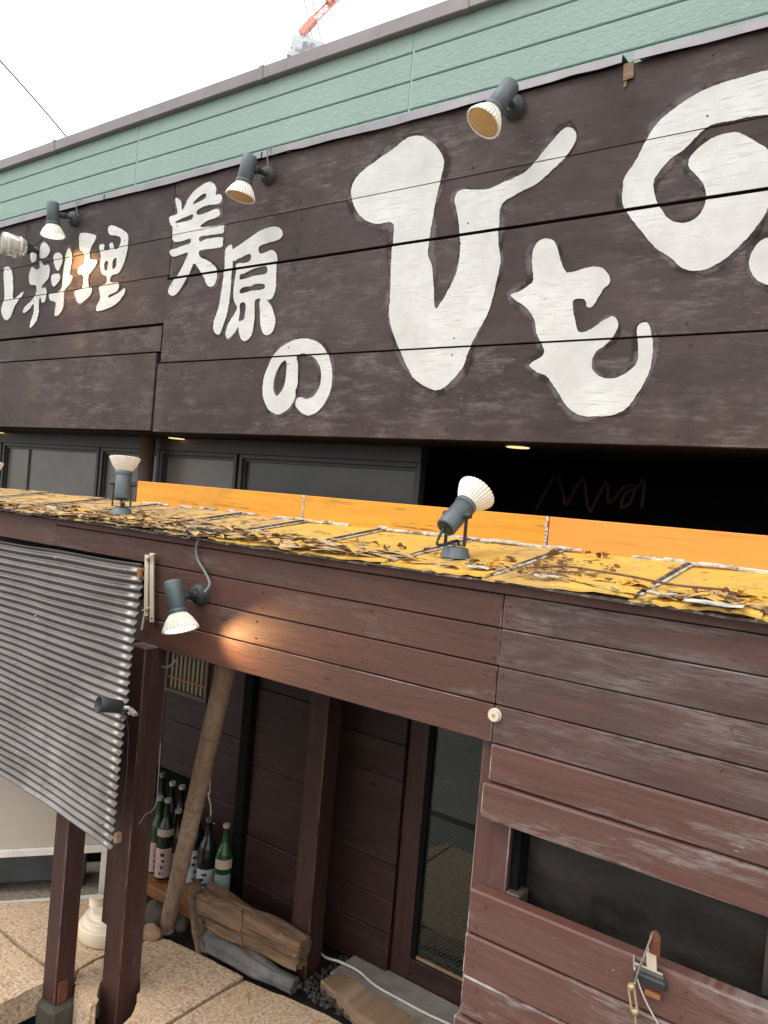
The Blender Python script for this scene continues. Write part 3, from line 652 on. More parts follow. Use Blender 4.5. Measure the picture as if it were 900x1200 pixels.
def march(F, gx, gy, to3d):
    bm = bmesh.new(); cache = {}
    ny, nx = F.shape
    def vert(key, x, y):
        v = cache.get(key)
        if v is None: v = cache[key] = bm.verts.new(to3d(x, y))
        return v
    ins = F < 0
    any4 = ins[:-1, :-1] | ins[1:, :-1] | ins[:-1, 1:] | ins[1:, 1:]
    for j, i in zip(*np.nonzero(any4)):
        cs = ((j, i), (j, i+1), (j+1, i+1), (j+1, i)); poly = []
        for k in range(4):
            a, b_ = cs[k], cs[(k+1) % 4]; fa, fb = F[a], F[b_]
            if fa < 0: poly.append(vert(a, gx[a[1]], gy[a[0]]))
            if (fa < 0) != (fb < 0):
                t = min(max(fa / (fa - fb), 0.02), 0.98); key = (a, b_) if a < b_ else (b_, a)
                poly.append(vert(key, gx[a[1]] + (gx[b_[1]] - gx[a[1]]) * t, gy[a[0]] + (gy[b_[0]] - gy[a[0]]) * t))
        if len(poly) >= 3:
            try: bm.faces.new(poly)
            except ValueError: pass
    return bm
def cut_rows(bm, seams, gaps, offs, lift):
    """Cut the paint at each board joint and let it lie on its own board."""
    for z, g in zip(seams[1:-1], gaps[1:-1]):
        for s in (z + g + .0003, z - g - .0003):
            bmesh.ops.bisect_plane(bm, geom=bm.verts[:] + bm.edges[:] + bm.faces[:], plane_co=(0, 0, s), plane_no=(0, 0, 1), dist=1e-6)
        kill = [f for f in bm.faces if abs(f.calc_center_median().z - z) < g + .0002]
        bmesh.ops.delete(bm, geom=kill, context='FACES')
    for v in bm.verts:
        row = sum(1 for z in seams[1:-1] if v.co.z < z)
        v.co.y = YS + offs[row] - lift
    bmesh.ops.recalc_face_normals(bm, faces=bm.faces)
    for f in bm.faces:
        if f.normal.y > 0: f.normal_flip()
    return bm
names = ['beauty_character', 'field_character', 'small_no_character', 'hi_character', 'mo_character', 'large_no_character', 'next_character', 'shi_character', 'ryo_character', 'ri_character']
for ci, (ox, oy, s, step, polys, holes) in enumerate(CH):
    PP = [smooth_closed(p) / s + np.array((ox, oy)) for p in polys]; HH = [smooth_closed(p) / s + np.array((ox, oy)) for p in holes]
    allp = np.concatenate(PP); m = 14
    gx = np.arange(allp[:, 0].min() - m, allp[:, 0].max() + m, step); gy = np.arange(allp[:, 1].min() - m, allp[:, 1].max() + m, step)
    X, Y = np.meshgrid(gx, gy)
    F = np.min([sdf_poly(p, X, Y) for p in PP], axis=0)
    for h in HH: F = np.maximum(F, -sdf_poly(h, X, Y))
    left = ci >= 7
    seams, gaps, offs = (SL, GAPL, OFFL) if left else (SR, GAPR, OFFR)
    rag = np.vectorize(lambda x, y: mnoise.noise((x * .35, y * .35, 3.3)) + .6 * mnoise.noise((x * .11, y * .11, 9.0)))(X, Y)
    k = .4 if s > 5 else .7
    bm = march(F + rag * k, gx, gy, lambda x, y: A(x, y, YS))
    obj('painted_character', cut_rows(bm, seams, gaps, offs, .0028), M['paint'], sg)
    big = ci in (3, 4, 5, 6)
    wid = np.vectorize(lambda x, y: mnoise.noise((x * .022 + ci * 7, y * .022, 1.7)))(X, Y)
    Wd = np.clip((wid + .30) * (20 if big else 9), 1.5, 11 if big else 5)
    TH = np.clip(1.0 - F / (Wd + 1e-6), 0, 1)
    bm = march(np.maximum(F - Wd, 0.4 - F), gx, gy, lambda x, y: A(x, y, YS))
    if len(bm.faces):
        # paint thickness: full at the letter, nothing at the outer edge
        lay = bm.verts.layers.float.new('thin')
        cut_rows(bm, seams, gaps, offs, .0014)
        for v in bm.verts:
            dv = Vector((v.co.x, YS, v.co.z)) - CAM; kx = dv.dot(CAM_F); px = 450 + 900 * dv.dot(CAM_R) / kx; py = 600 + 900 * dv.dot(CAM_D) / kx
            ii = min(max((px - gx[0]) / step, 0), len(gx) - 1.001); jj = min(max((py - gy[0]) / step, 0), len(gy) - 1.001)
            i0, j0 = int(ii), int(jj); fx, fy = ii - i0, jj - j0
            v[lay] = float((TH[j0, i0] * (1 - fx) + TH[j0, i0+1] * fx) * (1 - fy) + (TH[j0+1, i0] * (1 - fx) + TH[j0+1, i0+1] * fx) * fy)
        obj('touch_up_outline', bm, M['halo'], sg)['kind'] = 'stuff'
    else: bm.free()
# nail heads
bm = bmesh.new(); rnd = random.Random(5)
for i in range(4):
    z1, z0 = SR[i], SR[i+1]
    for x in (-2.69, -1.98, -1.27, -0.56, 0.15):
        for z in (z1 - .03, z0 + .03):
            lathe(bm, (x + rnd.uniform(-.01, .01), YS + OFFR[i] + .001, z + rnd.uniform(-.006, .006)), (0, -1, 0), [(0, .0035), (.0045, .003)], 8)
for i in range(5):
    for x in (-3.05, -3.75, -4.4):
        for z in (SL[i] - .025, SL[i+1] + .025):
            lathe(bm, (x + rnd.uniform(-.01, .01), YS + OFFL[i] + .001, z), (0, -1, 0), [(0, .0032), (.0042, .003)], 8)
tag(obj('nails', bm, M['lampdark'], sg), kind='stuff')

# ------------------------------------------------------------------ lower shop front: boards, posts, window
sf = empty('timber_porch', (-1.4, YF, 0), 'low brown board front below the yellow ledge with an open porch and a slot window', 'shop front')
LZ = [0.800, 0.692, 0.590, 0.490, 0.390, 0.290, 0.190, 0.090]
ROW = [1.528, 1.514, 1.432, 1.340, 1.248, 1.155, 1.062, 0.973]
g = 0.0016
rnd = random.Random(11)
XL, XM, XR = -3.9, -0.819, 1.3
XS = -2.735
obj('top_trim', box(XS + .002, XR, YF - 0.002, YF + 0.03, ROW[1] + g, 1.5400, .002), M['front'], sf)
for i in range(1, 5):
    z1, z0 = ROW[i] - g, ROW[i+1] + g
    if i == 1: z1 = ROW[1] - g
    for a, b_, k in ((-2.165 if i >= 2 else XS + .002, XM - .0016, 0), (XM + .0016, XR, 1)):
        dy = rnd.uniform(-.0025, .0025)
        obj('plank', box(a, b_, YF + dy, YF + 0.025, z0, z1, .0022), M['front_g' if k else 'front'], sf)
obj('plank', box(XL, XS - .002, YF + .004, YF + 0.03, 1.432, 1.535, .002), M['front'], sf)
bm = bmesh.new()
for i in range(1, 5):
    for x in (-2.10, -1.62, -1.22, -0.845, -0.795, -0.30, 0.2, 0.7):
        for z in (ROW[i] - .022, ROW[i+1] + .022):
            lathe(bm, (x + rnd.uniform(-.012, .012), YF - .002, z + rnd.uniform(-.006, .006)), (0, -1, 0), [(-.002, .0028), (.0008, .0026)], 7)
for i in range(4):
    for x in (-0.80, -0.33, 0.1, 0.6):
        for z in (LZ[i] - .025, LZ[i+1] + .025):
            lathe(bm, (x + rnd.uniform(-.012, .012), YF - .017, z + rnd.uniform(-.006, .006)), (0, -1, 0), [(-.004, .0028), (.0008 if i < 3 else -.002, .0026)], 7)
tag(obj('nails', bm, M['rust'], sf), kind='stuff')
# boards beside the door, thicker and lapped
obj('plank', box(-0.817, XR, YF - .004, YF + .03, ROW[6] + g, ROW[5] - g, .0045), M['front_w'], sf)
obj('plank', box(-0.826, XR, YF - .014, YF + .03, ROW[7] + g, ROW[6] - g, .0045), M['front_w'], sf)
# lower panel under the slot window
for i in range(7):
    xl = -0.836 if i < 3 else -0.845
    obj('plank', box(xl, XR, YF - .012 - .003 * (i % 2) - (.006 if i >= 3 else 0), YF + .03, LZ[i+1] + g, LZ[i] - g, .0045), M['front_w'], sf)
obj('window_sill', box(-0.763, -0.725, YF + .0305, YF + .085, 0.765, 0.803, .003), M['pipe'], sf)
obj('plinth', box(-0.85, XR, YF, YF + .06, -0.15, 0.089), M['concrete'], sf)
# upright between door and window
obj('door_post', box(-0.857, -0.764, YF + .0315, YF + .11, 0.0, 1.16, .003), M['door_post'], sf)
obj('window_jamb', box(-0.764 + .001, -0.742, YF + .05, YF + .11, 0.70, 0.975), M['black'], sf)
pane = obj('window_pane', box(-0.742, XR, YF + .105, YF + .112, 0.60, 1.06), M['darkpane'], sf)
obj('window_mullion', box(-0.205, -0.165, YF + .075, YF + .104, 0.78, 1.0), M['frame'], sf)
obj('inner_panel', box(-0.164, -0.02, YF + .09, YF + .1045, 0.78, 1.0), M['pipe'], sf)
obj('inner_partition', box(-0.80, XR, YF + .13, YF + .15, 0, 1.5), M['black'], sf)
# porch ceiling and beam
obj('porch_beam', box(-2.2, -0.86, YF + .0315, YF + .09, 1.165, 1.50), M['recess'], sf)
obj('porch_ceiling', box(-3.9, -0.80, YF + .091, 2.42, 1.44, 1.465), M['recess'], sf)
# bell button
bl = empty('bell_button', A(580, 838, YF), 'small round cream plate on the board joint beside the porch', 'button')
P = A(580, 838, YF - .001)
bm = bmesh.new(); lathe(bm, P, (0, -1, 0), [(-.001, .017), (.006, .0165), (.008, .014)], 24); obj('plate', bm, M['cream'], bl)
bm = bmesh.new(); lathe(bm, P + Vector((0, -.0075, 0)), (0, -1, 0), [(0, .005), (.0015, .004)], 16); obj('knob', bm, M['brass'], bl)

# ------------------------------------------------------------------ porch back wall, door, posts
bw = empty('porch_wall', (-2.0, YB, 0), 'brown board wall at the back of the porch, porch shade in its colour', 'wall')
BZ = [1.20, 0.985, 0.70, 0.432]
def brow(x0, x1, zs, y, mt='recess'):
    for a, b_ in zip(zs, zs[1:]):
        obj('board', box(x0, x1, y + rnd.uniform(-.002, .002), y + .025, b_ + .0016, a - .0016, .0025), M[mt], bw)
LX = A(200, 773, YB).x; RX = A(243, 800, YB).x
wz1, wz0 = 0.96, 0.80
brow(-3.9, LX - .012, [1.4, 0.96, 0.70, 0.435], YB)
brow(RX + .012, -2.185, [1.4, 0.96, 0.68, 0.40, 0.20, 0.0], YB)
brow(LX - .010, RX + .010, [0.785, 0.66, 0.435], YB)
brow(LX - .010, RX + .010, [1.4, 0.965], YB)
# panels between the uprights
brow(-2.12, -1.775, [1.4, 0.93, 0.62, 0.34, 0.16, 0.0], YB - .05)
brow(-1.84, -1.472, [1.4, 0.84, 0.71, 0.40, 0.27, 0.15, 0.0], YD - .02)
obj('gap_shade', box(-2.183, -2.121, YB - .02, YB + .03, 0, 1.2), M['black'], bw)  # black strip paints the shade of the gap between panels
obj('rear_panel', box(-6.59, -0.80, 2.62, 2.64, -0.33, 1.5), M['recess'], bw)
obj('niche_floor', box(-2.62, -2.14, 2.02, 2.45, 0.055, 0.10, .004), M['orange_wood'], bw)
obj('niche_back', box(-3.2, -2.4, 2.45, 2.47, 0.1, 0.5), M['black'], bw)
for (x, y, wd, dp) in ((-2.153, YB - .075, .05, .05), (-1.715, 2.118, .085, .085)):
    obj('upright', box(x - wd/2, x + wd/2, y, y + dp, -0.02, 1.40, .004), M['black' if wd < .06 else 'recess_shade_v'], bw)  # narrow one is coloured black to stand in for the dark gap
# small lattice window in the wall
lw = empty('lattice_window', ((LX + RX)/2, YB, wz0), 'small amber lattice window high on the porch wall behind the corner post', 'window')
bm = bmesh.new()
for q in ((LX - .011, RX + .011, wz0 - .015, wz0), (LX - .011, RX + .011, wz1, wz1 + .004), (LX - .011, LX, wz0, wz1), (RX, RX + .011, wz0, wz1)): add_box(bm, q[0], q[1], YB - .012, YB + .012, q[2], q[3])
obj('frame', bm, M['pipe'], lw)
obj('pane', box(LX, RX, YB + .006, YB + .010, wz0, wz1), emit('lattice_glow', (0.40, 0.32, 0.20), 0.06), lw)
for k in range(1, 9):
    x = LX + (RX - LX) * k / 9; obj('lattice_bar', box(x - .003, x + .003, YB - .004, YB + .004, wz0, wz1), M['pipe'], lw)
obj('lattice_rail', box(LX, RX, YB - .007, YB - .0045, wz0 + .045, wz0 + .053), M['orange_wood'], lw)
# sliding glass door
dr = empty('glass_door', (-1.3, YD, 0), 'brown framed sliding door with tall wired glass pane', 'door')
obj('stile', box(-1.471, -1.392, YD, YD + .035, 0.0, 1.2, .003), M['recess_shade_v'], dr)
obj('stile', box(-1.01, -0.93, YD, YD + .035, 0.0, 1.2, .003), M['recess_shade_v'], dr)
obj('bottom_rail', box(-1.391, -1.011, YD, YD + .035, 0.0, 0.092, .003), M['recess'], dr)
obj('glazing_bead', box(-1.391, -1.372, YD + .006, YD + .03, 0.093, 1.2), M['black'], dr)
obj('glazing_bead', box(-1.372, -1.011, YD + .012, YD + .03, 0.093, 0.103), M['plank_t'], dr)
obj('pane', box(-1.372, -1.011, YD + .018, YD + .023, 0.103, 1.2), M['wireglass'], dr)
obj('threshold', box(-1.62, -0.86, 2.19, YD - .003, -0.05, 0.018, .004), M['concrete'], pav)

# ------------------------------------------------------------------ posts at the corner
def post(px, py, y, label, zb, w_=.09):
    x = A(px, py, y).x
    p = empty('corner_post', (x - w_/2, y + w_/2, zb), label, 'post', 'brown square posts under the corner of the front')
    obj('shaft', box(x - w_, x, y, y + w_, zb, 1.163, .004), M['front_v'], p)
    return p, x
p1, x1 = post(143, 1100, 1.625, 'thick brown square post holding the corner of the board front', -0.33)
p2, x2 = post(69, 1100, 1.50, 'brown square post left of the corner post with rusty bracket at foot', -0.045, .072)
obj('footing', box(x2 - .078, x2 + .022, 1.48, 1.595, -0.34, -0.046, .014), M['rock'], p2)
obj('bracket', box(x2 + .001, x2 + .006, 1.51, 1.545, -0.044, 0.03, .001), M['rust'], p2)
obj('batten', box(x1 - .125, x1 - .093, 1.63, 1.66, 0.2, 1.15, .003), M['front_v'], p1)

# ------------------------------------------------------------------ corrugated sheet
cp = empty('corrugated_panel', (-2.7, 1.68, 0.44), 'grey corrugated metal sheet hung on the left with horizontal ribs', 'metal sheet')
TR, BR, TL, BL = A(168, 661, 1.41), A(131, 996, 1.41), A(0, 634, 1.475), A(0, 906, 1.475)
ext = 1.35; TL = TR + (TL - TR) * ext; BL = BR + (BL - BR) * ext
nr = 33; per = 10; bm = bmesh.new(); prev = None
nrm = (TL - TR).cross(BR - TR).normalized()
if nrm.y > 0: nrm = -nrm
rnd = random.Random(3)
NX = 16
rows = []
for k in range(nr * per + 1):
    t = k / (nr * per); ph = 2 * math.pi * k / per
    off = 0.0047 * math.cos(ph)
    row = []
    for c in range(NX + 1):
        u = c / NX
        P = TR.lerp(BR, t).lerp(TL.lerp(BL, t), u) + nrm * off
        P += nrm * (0.005 * math.sin(u * 5 + t * 3) + 0.005 * mnoise.noise((u * 6, t * 5, 2))) + Vector((0, 0, .0025 * mnoise.noise((u * 4, t * 14, 9)))) + (TR - TL).normalized() * (.006 * mnoise.noise((t * 9, 1, 4)) if c == 0 else 0)
        row.append(P)
    rows.append(row)
vv = [[bm.verts.new(p) for p in r] for r in rows]; vb = [[bm.verts.new(p - nrm * .0012) for p in r] for r in rows]
for r in range(len(vv) - 1):
    for c in range(NX):
        f = bm.faces.new((vv[r][c], vv[r][c+1], vv[r+1][c+1], vv[r+1][c])); f.smooth = True
        f = bm.faces.new((vb[r][c], vb[r+1][c], vb[r+1][c+1], vb[r][c+1])); f.smooth = True
    bm.faces.new((vv[r][0], vv[r+1][0], vb[r+1][0], vb[r][0]))
for c in range(NX):
    bm.faces.new((vv[0][c], vb[0][c], vb[0][c+1], vv[0][c+1])); bm.faces.new((vv[-1][c], vv[-1][c+1], vb[-1][c+1], vb[-1][c]))
obj('sheet', bm, M['corr'], cp)
for t, u in ((.03, .06), (.03, .4), (.03, .75), (.5, .3), (.5, .62), (.93, .06), (.93, .4), (.28, .5), (.74, .55)):
    P = TR.lerp(BR, t).lerp(TL.lerp(BL, t), u) + nrm * .006
    bm = bmesh.new(); lathe(bm, P, nrm, [(0, .005), (.003, .004), (.004, .002)], 10); obj('screw', bm, M['flash'], cp)
obj('wood_clip', box(BR.x - .002, BR.x + .014, BR.y + .002, BR.y + .022, BR.z + .02, BR.z + .05, .002), M['plank_t'], cp)
obj('wood_clip', box(TR.x - .012, TR.x + .006, TR.y - .012, TR.y - .002, TR.z - .040, TR.z - .012, .002), M['orange_wood'], cp)

# ------------------------------------------------------------------ yellow ledge
ld = empty('yellow_ledge', (-1.4, 1.85, SHZ0), 'peeling yellow sheet ledge with upright yellow board along the shop front', 'ledge')
ND = Vector((0, SHK, -1)).normalized() * -1
jpx = [(1010, 735), (900, 705), (765, 684), (630, 654), (522, 640), (416, 628), (325, 617), (245, 609), (120, 600)]
jX = sorted([AS(*p).x for p in jpx])
jX = [-3.9, -3.45, -3.0] + [x for x in jX if x > -2.9] + [0.35, 0.85, 1.3]
obj('deck_board', (lambda b: (lambda: None)() or b)(prism(bmesh.new(), [(-3.9, SH0 + .03), (1.3, SH0 + .03), (1.3, SH1 - .001), (-3.9, SH1 - .001)], 1.5415, 1.547)), M['bitumen'], ld)
rnd = random.Random(21)
def plate_z(x, y, xa, xb, lift): return shelf_z(y) + .001 + lift * (x - xa) / (xb - xa)
for xa, xb in zip(jX, jX[1:]):
    lift = rnd.uniform(.007, .011); skew = rnd.uniform(.0, .05); n = 14
    if xb - xa < .02: continue
    bm = bmesh.new(); top = []; bot = []
    for r, y in enumerate((SH0, SH0 + .03, SH0 + .1, SH0 + .25, SH1 - .002)):
        tr, br = [], []
        for k in range(n + 1):
            x = xa + (xb - xa) * k / n + .001
            yy = y
            if r == 0: yy += -.008 + (.050 if x < -1.45 else .014) * max(0, mnoise.noise((x * 11, 3, 1)) - .05) + .02 * max(0, mnoise.noise((x * 37, 8, 1))) + rnd.uniform(-.004, .006)
            xx = x + skew * (y - SH0) * 0.4 + (.012 if k == n else 0)
            z = plate_z(x, y, xa, xb, lift) + (rnd.uniform(-.003, .003) - .003 + (.007 if x < -1.45 else .003) * mnoise.noise((x * 9, 1, 5)) if r == 0 else .0025 * mnoise.noise((x * 8, y * 8, 2)))
            tr.append(bm.verts.new((xx, yy, z))); br.append(bm.verts.new((xx, yy, z - .0065)))
        top.append(tr); bot.append(br)
    for r in range(4):
        for k in range(n):
            bm.faces.new((top[r][k], top[r][k+1], top[r+1][k+1], top[r+1][k])); bm.faces.new((bot[r][k], bot[r+1][k], bot[r+1][k+1], bot[r][k+1]))
        bm.faces.new((top[r][0], top[r+1][0], bot[r+1][0], bot[r][0])); bm.faces.new((top[r][n], bot[r][n], bot[r+1][n], top[r+1][n]))
    for k in range(n):
        bm.faces.new((top[0][k], bot[0][k], bot[0][k+1], top[0][k+1])); bm.faces.new((top[4][k], top[4][k+1], bot[4][k+1], bot[4][k]))
    obj('roof_sheet', bm, M['plate_old' if xb < -1.5 else 'plate'], ld)
    # dark raw edge of the sheet with a pale lining strip at its foot
    xe = xb + .014
    bm = bmesh.new(); bar(bm, (xe - .003, SH0 + .01, plate_z(xb, SH0, xa, xb, lift) - .004), (xe + skew * .17 - .003, SH1 - .01, plate_z(xb, SH1, xa, xb, lift) - .003), .007, .009, (1, 0, 0)); obj('sheet_edge', bm, M['bitumen'], ld)
    bm = bmesh.new(); bar(bm, (xe + .004, SH0 + .02, shelf_z(SH0 + .02) + .0045), (xe + skew * .17 + .003, SH1 - .01, shelf_z(SH1) + .004), .010, .003, (1, 0, 0)); obj('lining_strip', bm, M['caulk'], ld)
# crumbling bitumen felt lip along the front
bm = bmesh.new()
x = -3.9
while x < 1.3:
    L = rnd.uniform(.05, .22); obox(bm, (x + L/2, SH0 + .006 + rnd.uniform(-.005, .005), SHZ0 - .0075 + rnd.uniform(-.002, .002)), (1, rnd.uniform(-.03, .03), rnd.uniform(-.03, .03)), (0, 1, .1), (0, -.1, 1), L + .01, .022, .005); x += L
tag(obj('felt_lip', bm, M['bitumen'], ld), kind='stuff')
XE = A(160, 575, YU).x
for a, b_, mt in ((XE, A(355, 595, YU).x, 'yboard'), (A(355, 595, YU).x, A(642, 620, YU).x, 'yboard'), (A(642, 620, YU).x, 1.3, 'oboard')):
    obj('upstand_board', box(a + .002, b_ - .002, YU, YU + .022, SHZ1 - .03, 1.709, .002), M[mt], ld)
for px in (355, 642):
    x = A(px, 600, YU).x; bm = bmesh.new(); k = 9
    for i in range(k):
        z = 1.612 + (1.708 - 1.612) * (i + .5) / k
        obox(bm, (x + rnd.uniform(-.002, .002), YU - .0005, z), (1, 0, 0), (0, 1, 0), (rnd.uniform(-.2, .2), 0, 1), rnd.uniform(.003, .009), .004, .014)
    obj('caulk_bead', bm, M['caulk'], ld)
bm = bmesh.new(); x = XE
while x < 1.2:
    L = rnd.uniform(.02, .09)
    if rnd.random() < .75: obox(bm, (x + L/2, YU - .006, SHZ1 + .010 + rnd.uniform(-.002, .003)), (1, 0, rnd.uniform(-.05, .05)), (0, 1, .3), (0, -.3, 1), L, rnd.uniform(.006, .014), .006)
    x += L
tag(obj('caulk_bead', bm, M['caulk'], ld), kind='stuff')

# broken sheet bits and dead leaves on the ledge
def leaf_mesh(name, L, W, curl, mat):
    bm = bmesh.new(); rows = []
    for i in range(6):
        t = i / 5; wd = W * math.sin(math.pi * (t * .92 + .04)) ** .8 * (1 if i % 2 else .92)
        rows.append([bm.verts.new((x, (t - .5) * L, curl * (x / W) ** 2 * 1.2 + .25 * curl * math.sin(t * 5))) for x in (-wd, -wd * .5, 0, wd * .5, wd)])
    for a, b_ in zip(rows, rows[1:]):
        for k in range(4):
            f = bm.faces.new((a[k], a[k+1], b_[k+1], b_[k])); f.smooth = True
    add_tube(bm, [(0, L * .45, 0), (0.002, L * .62, .002), (.006, L * .78, .006)], .0007, 4, 2)
    me = bpy.data.meshes.new(name); bm.to_mesh(me); bm.free(); me.materials.append(mat); return me
LM = [leaf_mesh('dead_leaf', .055, .018, .012, M['leaf_b']), leaf_mesh('dead_leaf', .045, .015, .009, M['leaf_t']), leaf_mesh('dead_leaf', .05, .017, .010, M['leaf_y']), leaf_mesh('dead_leaf', .06, .012, .014, M['leaf_b'])]
rnd = random.Random(77)
spots = [(440, 643, 0), (452, 648, 3), (575, 668, 2), (582, 664, 2), (562, 668, 0), (555, 665, 3), (330, 645, 1), (345, 640, 0), (598, 662, 0), (648, 655, 0), (660, 657, 1), (690, 654, 3), (700, 656, 0), (715, 654, 0), (630, 668, 1), (610, 676, 2), (838, 704, 0), (850, 700, 3), (845, 708, 1), (858, 706, 0), (870, 700, 1), (745, 688, 1), (760, 690, 0), (100, 600, 1), (112, 605, 1), (122, 602, 0), (130, 608, 1), (165, 607, 3), (172, 611, 0), (180, 606, 1), (92, 598, 1), (66, 598, 0), (40, 596, 1), (20, 594, 1), (208, 618, 0), (190, 615, 1), (300, 632, 1), (310, 636, 0), (285, 630, 3), (400, 645, 2), (420, 640, 1), (470, 646, 0), (885, 712, 2), (896, 705, 2), (890, 709, 1), (512, 655, 1), (500, 650, 0)]
for (px, py, k) in spots:
    P = AS(px, py); P.y = min(max(P.y, SH0 + .01), SH1 - .05); P.z = shelf_z(P.y)
    o = bpy.data.objects.new('dead_leaf', LM[k]); COL.objects.link(o)
    o.location = P + Vector((0, 0, rnd.uniform(.009, .015))); o.rotation_euler = (rnd.uniform(-.5, .5), rnd.uniform(-.6, .6), rnd.uniform(0, 6.28)); s = rnd.uniform(.45, .85); o.scale = (s, s, s)
    zone = 'left end of the ledge above the corrugated sheet' if px < 195 else 'ledge above the lit wall spotlight' if px < 380 else 'ledge just left of the tilted spotlight' if px < 530 else 'ledge just right of the tilted spotlight' if px < 670 else 'ledge below the orange board' if px < 800 else 'frayed right end of the ledge'
    c_ = ('dark brown curled', 'pale tan curled', 'bright yellow', 'narrow dark brown')[k]
    tag(o, f'{c_} dead leaf on the {zone}', 'leaf', 'dead leaves on the yellow ledge')
# fine litter: splinters, twigs and crumbs nobody could count
bm = bmesh.new()
clusters = [(-2.35, .32, 130), (-2.75, .3, 90), (-1.95, .22, 60), (-1.55, .2, 70), (-0.93, .08, 30), (-0.76, .08, 80), (-0.36, .08, 70), (-1.2, .3, 25), (-2.3, .6, 120)]
for cx_, sp, n in clusters:
    for k in range(n):
        x = rnd.gauss(cx_, sp * .6); y = SH0 + abs(rnd.gauss(0.0, .10)) + .004
        if y > SH1 - .01 or not -3.8 < x < 1.2: continue
        L = rnd.uniform(.008, .045); a = rnd.uniform(0, 3.14)
        ax = Vector((math.cos(a), math.sin(a), rnd.uniform(-.25, .25))).normalized(); ay = Vector((-math.sin(a), math.cos(a), rnd.uniform(-.3, .3)))
        ay = (ay - ax * ay.dot(ax)).normalized()
        obox(bm, (x, y, shelf_z(y) + rnd.uniform(.008, .017)), ax, ay, ax.cross(ay), L, rnd.uniform(.001, .005), .0012)
litter = obj('leaf_litter', bm, M['leaf_t']); tag(litter, 'fine dry litter of twigs and crumbs scattered along the yellow ledge', 'litter', kind='stuff')
bm = bmesh.new()
for cx_, sp, n in ((-0.74, .06, 110), (-2.4, .25, 160), (-0.36, .06, 60)):
    for k in range(n):
        x = rnd.gauss(cx_, sp); y = SH0 + rnd.uniform(.03, .30) if cx_ == -0.74 else SH0 + abs(rnd.gauss(.02, .05))
        s = rnd.uniform(.003, .009); obox(bm, (x, y, shelf_z(y) + .011), (1, rnd.uniform(-1, 1), 0), (rnd.uniform(-.2, .2), 1, 0), (0, 0, 1), s * 1.8, s, s * .5)
tag(obj('leaf_litter', bm, M['leaf_b']), 'dark crumbs of rotted leaf lying along the yellow ledge', 'litter', kind='stuff')
for lab_, mt_, n_, sd_, zones in (('curled tan scraps of peeled paint and dry leaf heaped along the yellow ledge', 'leaf_t', 210, 3, ((-2.40, .26, .55), (-1.9, .3, .27), (-1.4, .2, .18))), ('curled pale yellow scraps of peeled paint scattered along the yellow ledge', 'plate_old', 230, 4, ((-2.40, .35, .62), (-1.65, .2, .26), (-.40, .12, .12)))):
    rn = random.Random(sd_); bm = bmesh.new()
    for k in range(n_):
        u_ = rn.random(); acc = 0
        for cz in zones:
            acc += cz[2]
            if u_ <= acc: break
        x = rn.gauss(cz[0], cz[1]); y = SH0 - .006 + abs(rn.gauss(0, .07))
        if y > SH1 - .03 or not -3.8 < x < 1.2: continue
        a = rn.gauss(0, .28); L_ = rn.uniform(.04, .17); W_ = rn.uniform(.004, .018); cu = rn.uniform(.02, .22) * L_; tw = rn.uniform(-.9, .9)
        ax_ = Vector((math.cos(a), math.sin(a), 0)); pr_ = None; c0 = Vector((x, y, shelf_z(y) + .009))
        for q_ in range(6):
            t_ = q_ / 5 - .5; ay_ = Vector((-math.sin(a) * math.cos(tw * t_ * 2), math.cos(a) * math.cos(tw * t_ * 2), math.sin(tw * t_ * 2)))
            ctr = c0 + ax_ * (t_ * L_) + Vector((0, 0, cu * (.25 - t_ * t_) * rn.uniform(.7, 1.2)))
            cur = [bm.verts.new(ctr - ay_ * W_ * (1 - abs(t_))), bm.verts.new(ctr + ay_ * W_ * (1 - abs(t_)))]
            if pr_: bm.faces.new((pr_[0], pr_[1], cur[1], cur[0])).smooth = True
            pr_ = cur
    tag(obj('paint_scraps', bm, M[mt_]), lab_, 'scraps', kind='stuff')
shards = [(835, 716, .15, .05, 6, 'caulk'), (850, 713, .12, .05, -8, 'plate'), (800, 706, .13, .03, 4, 'plate'), (745, 692, .10, .03, -12, 'plate'), (585, 668, .09, .03, 10, 'plate'), (240, 616, .12, .04, 3, 'plate_old'), (205, 611, .12, .04, -5, 'plate_old'), (125, 604, .12, .04, 9, 'plate_old'), (345, 636, .12, .04, -3, 'plate_old'), (640, 683, .08, .02, 5, 'caulk'), (560, 672, .07, .02, 12, 'caulk'), (320, 640, .08, .035, -8, 'plate'), (300, 633, .07, .03, 20, 'plate'), (355, 645, .09, .03, 4, 'plate'), (420, 652, .10, .03, -4, 'plate'), (270, 622, .09, .03, 5, 'plate'), (150, 612, .09, .03, -12, 'plate'), (170, 614, .08, .025, 15, 'plate'), (95, 603, .1, .03, 6, 'plate'), (60, 600, .09, .02, -9, 'caulk'), (730, 690, .06, .03, -35, 'plate'), (775, 704, .08, .015, 3, 'caulk')]
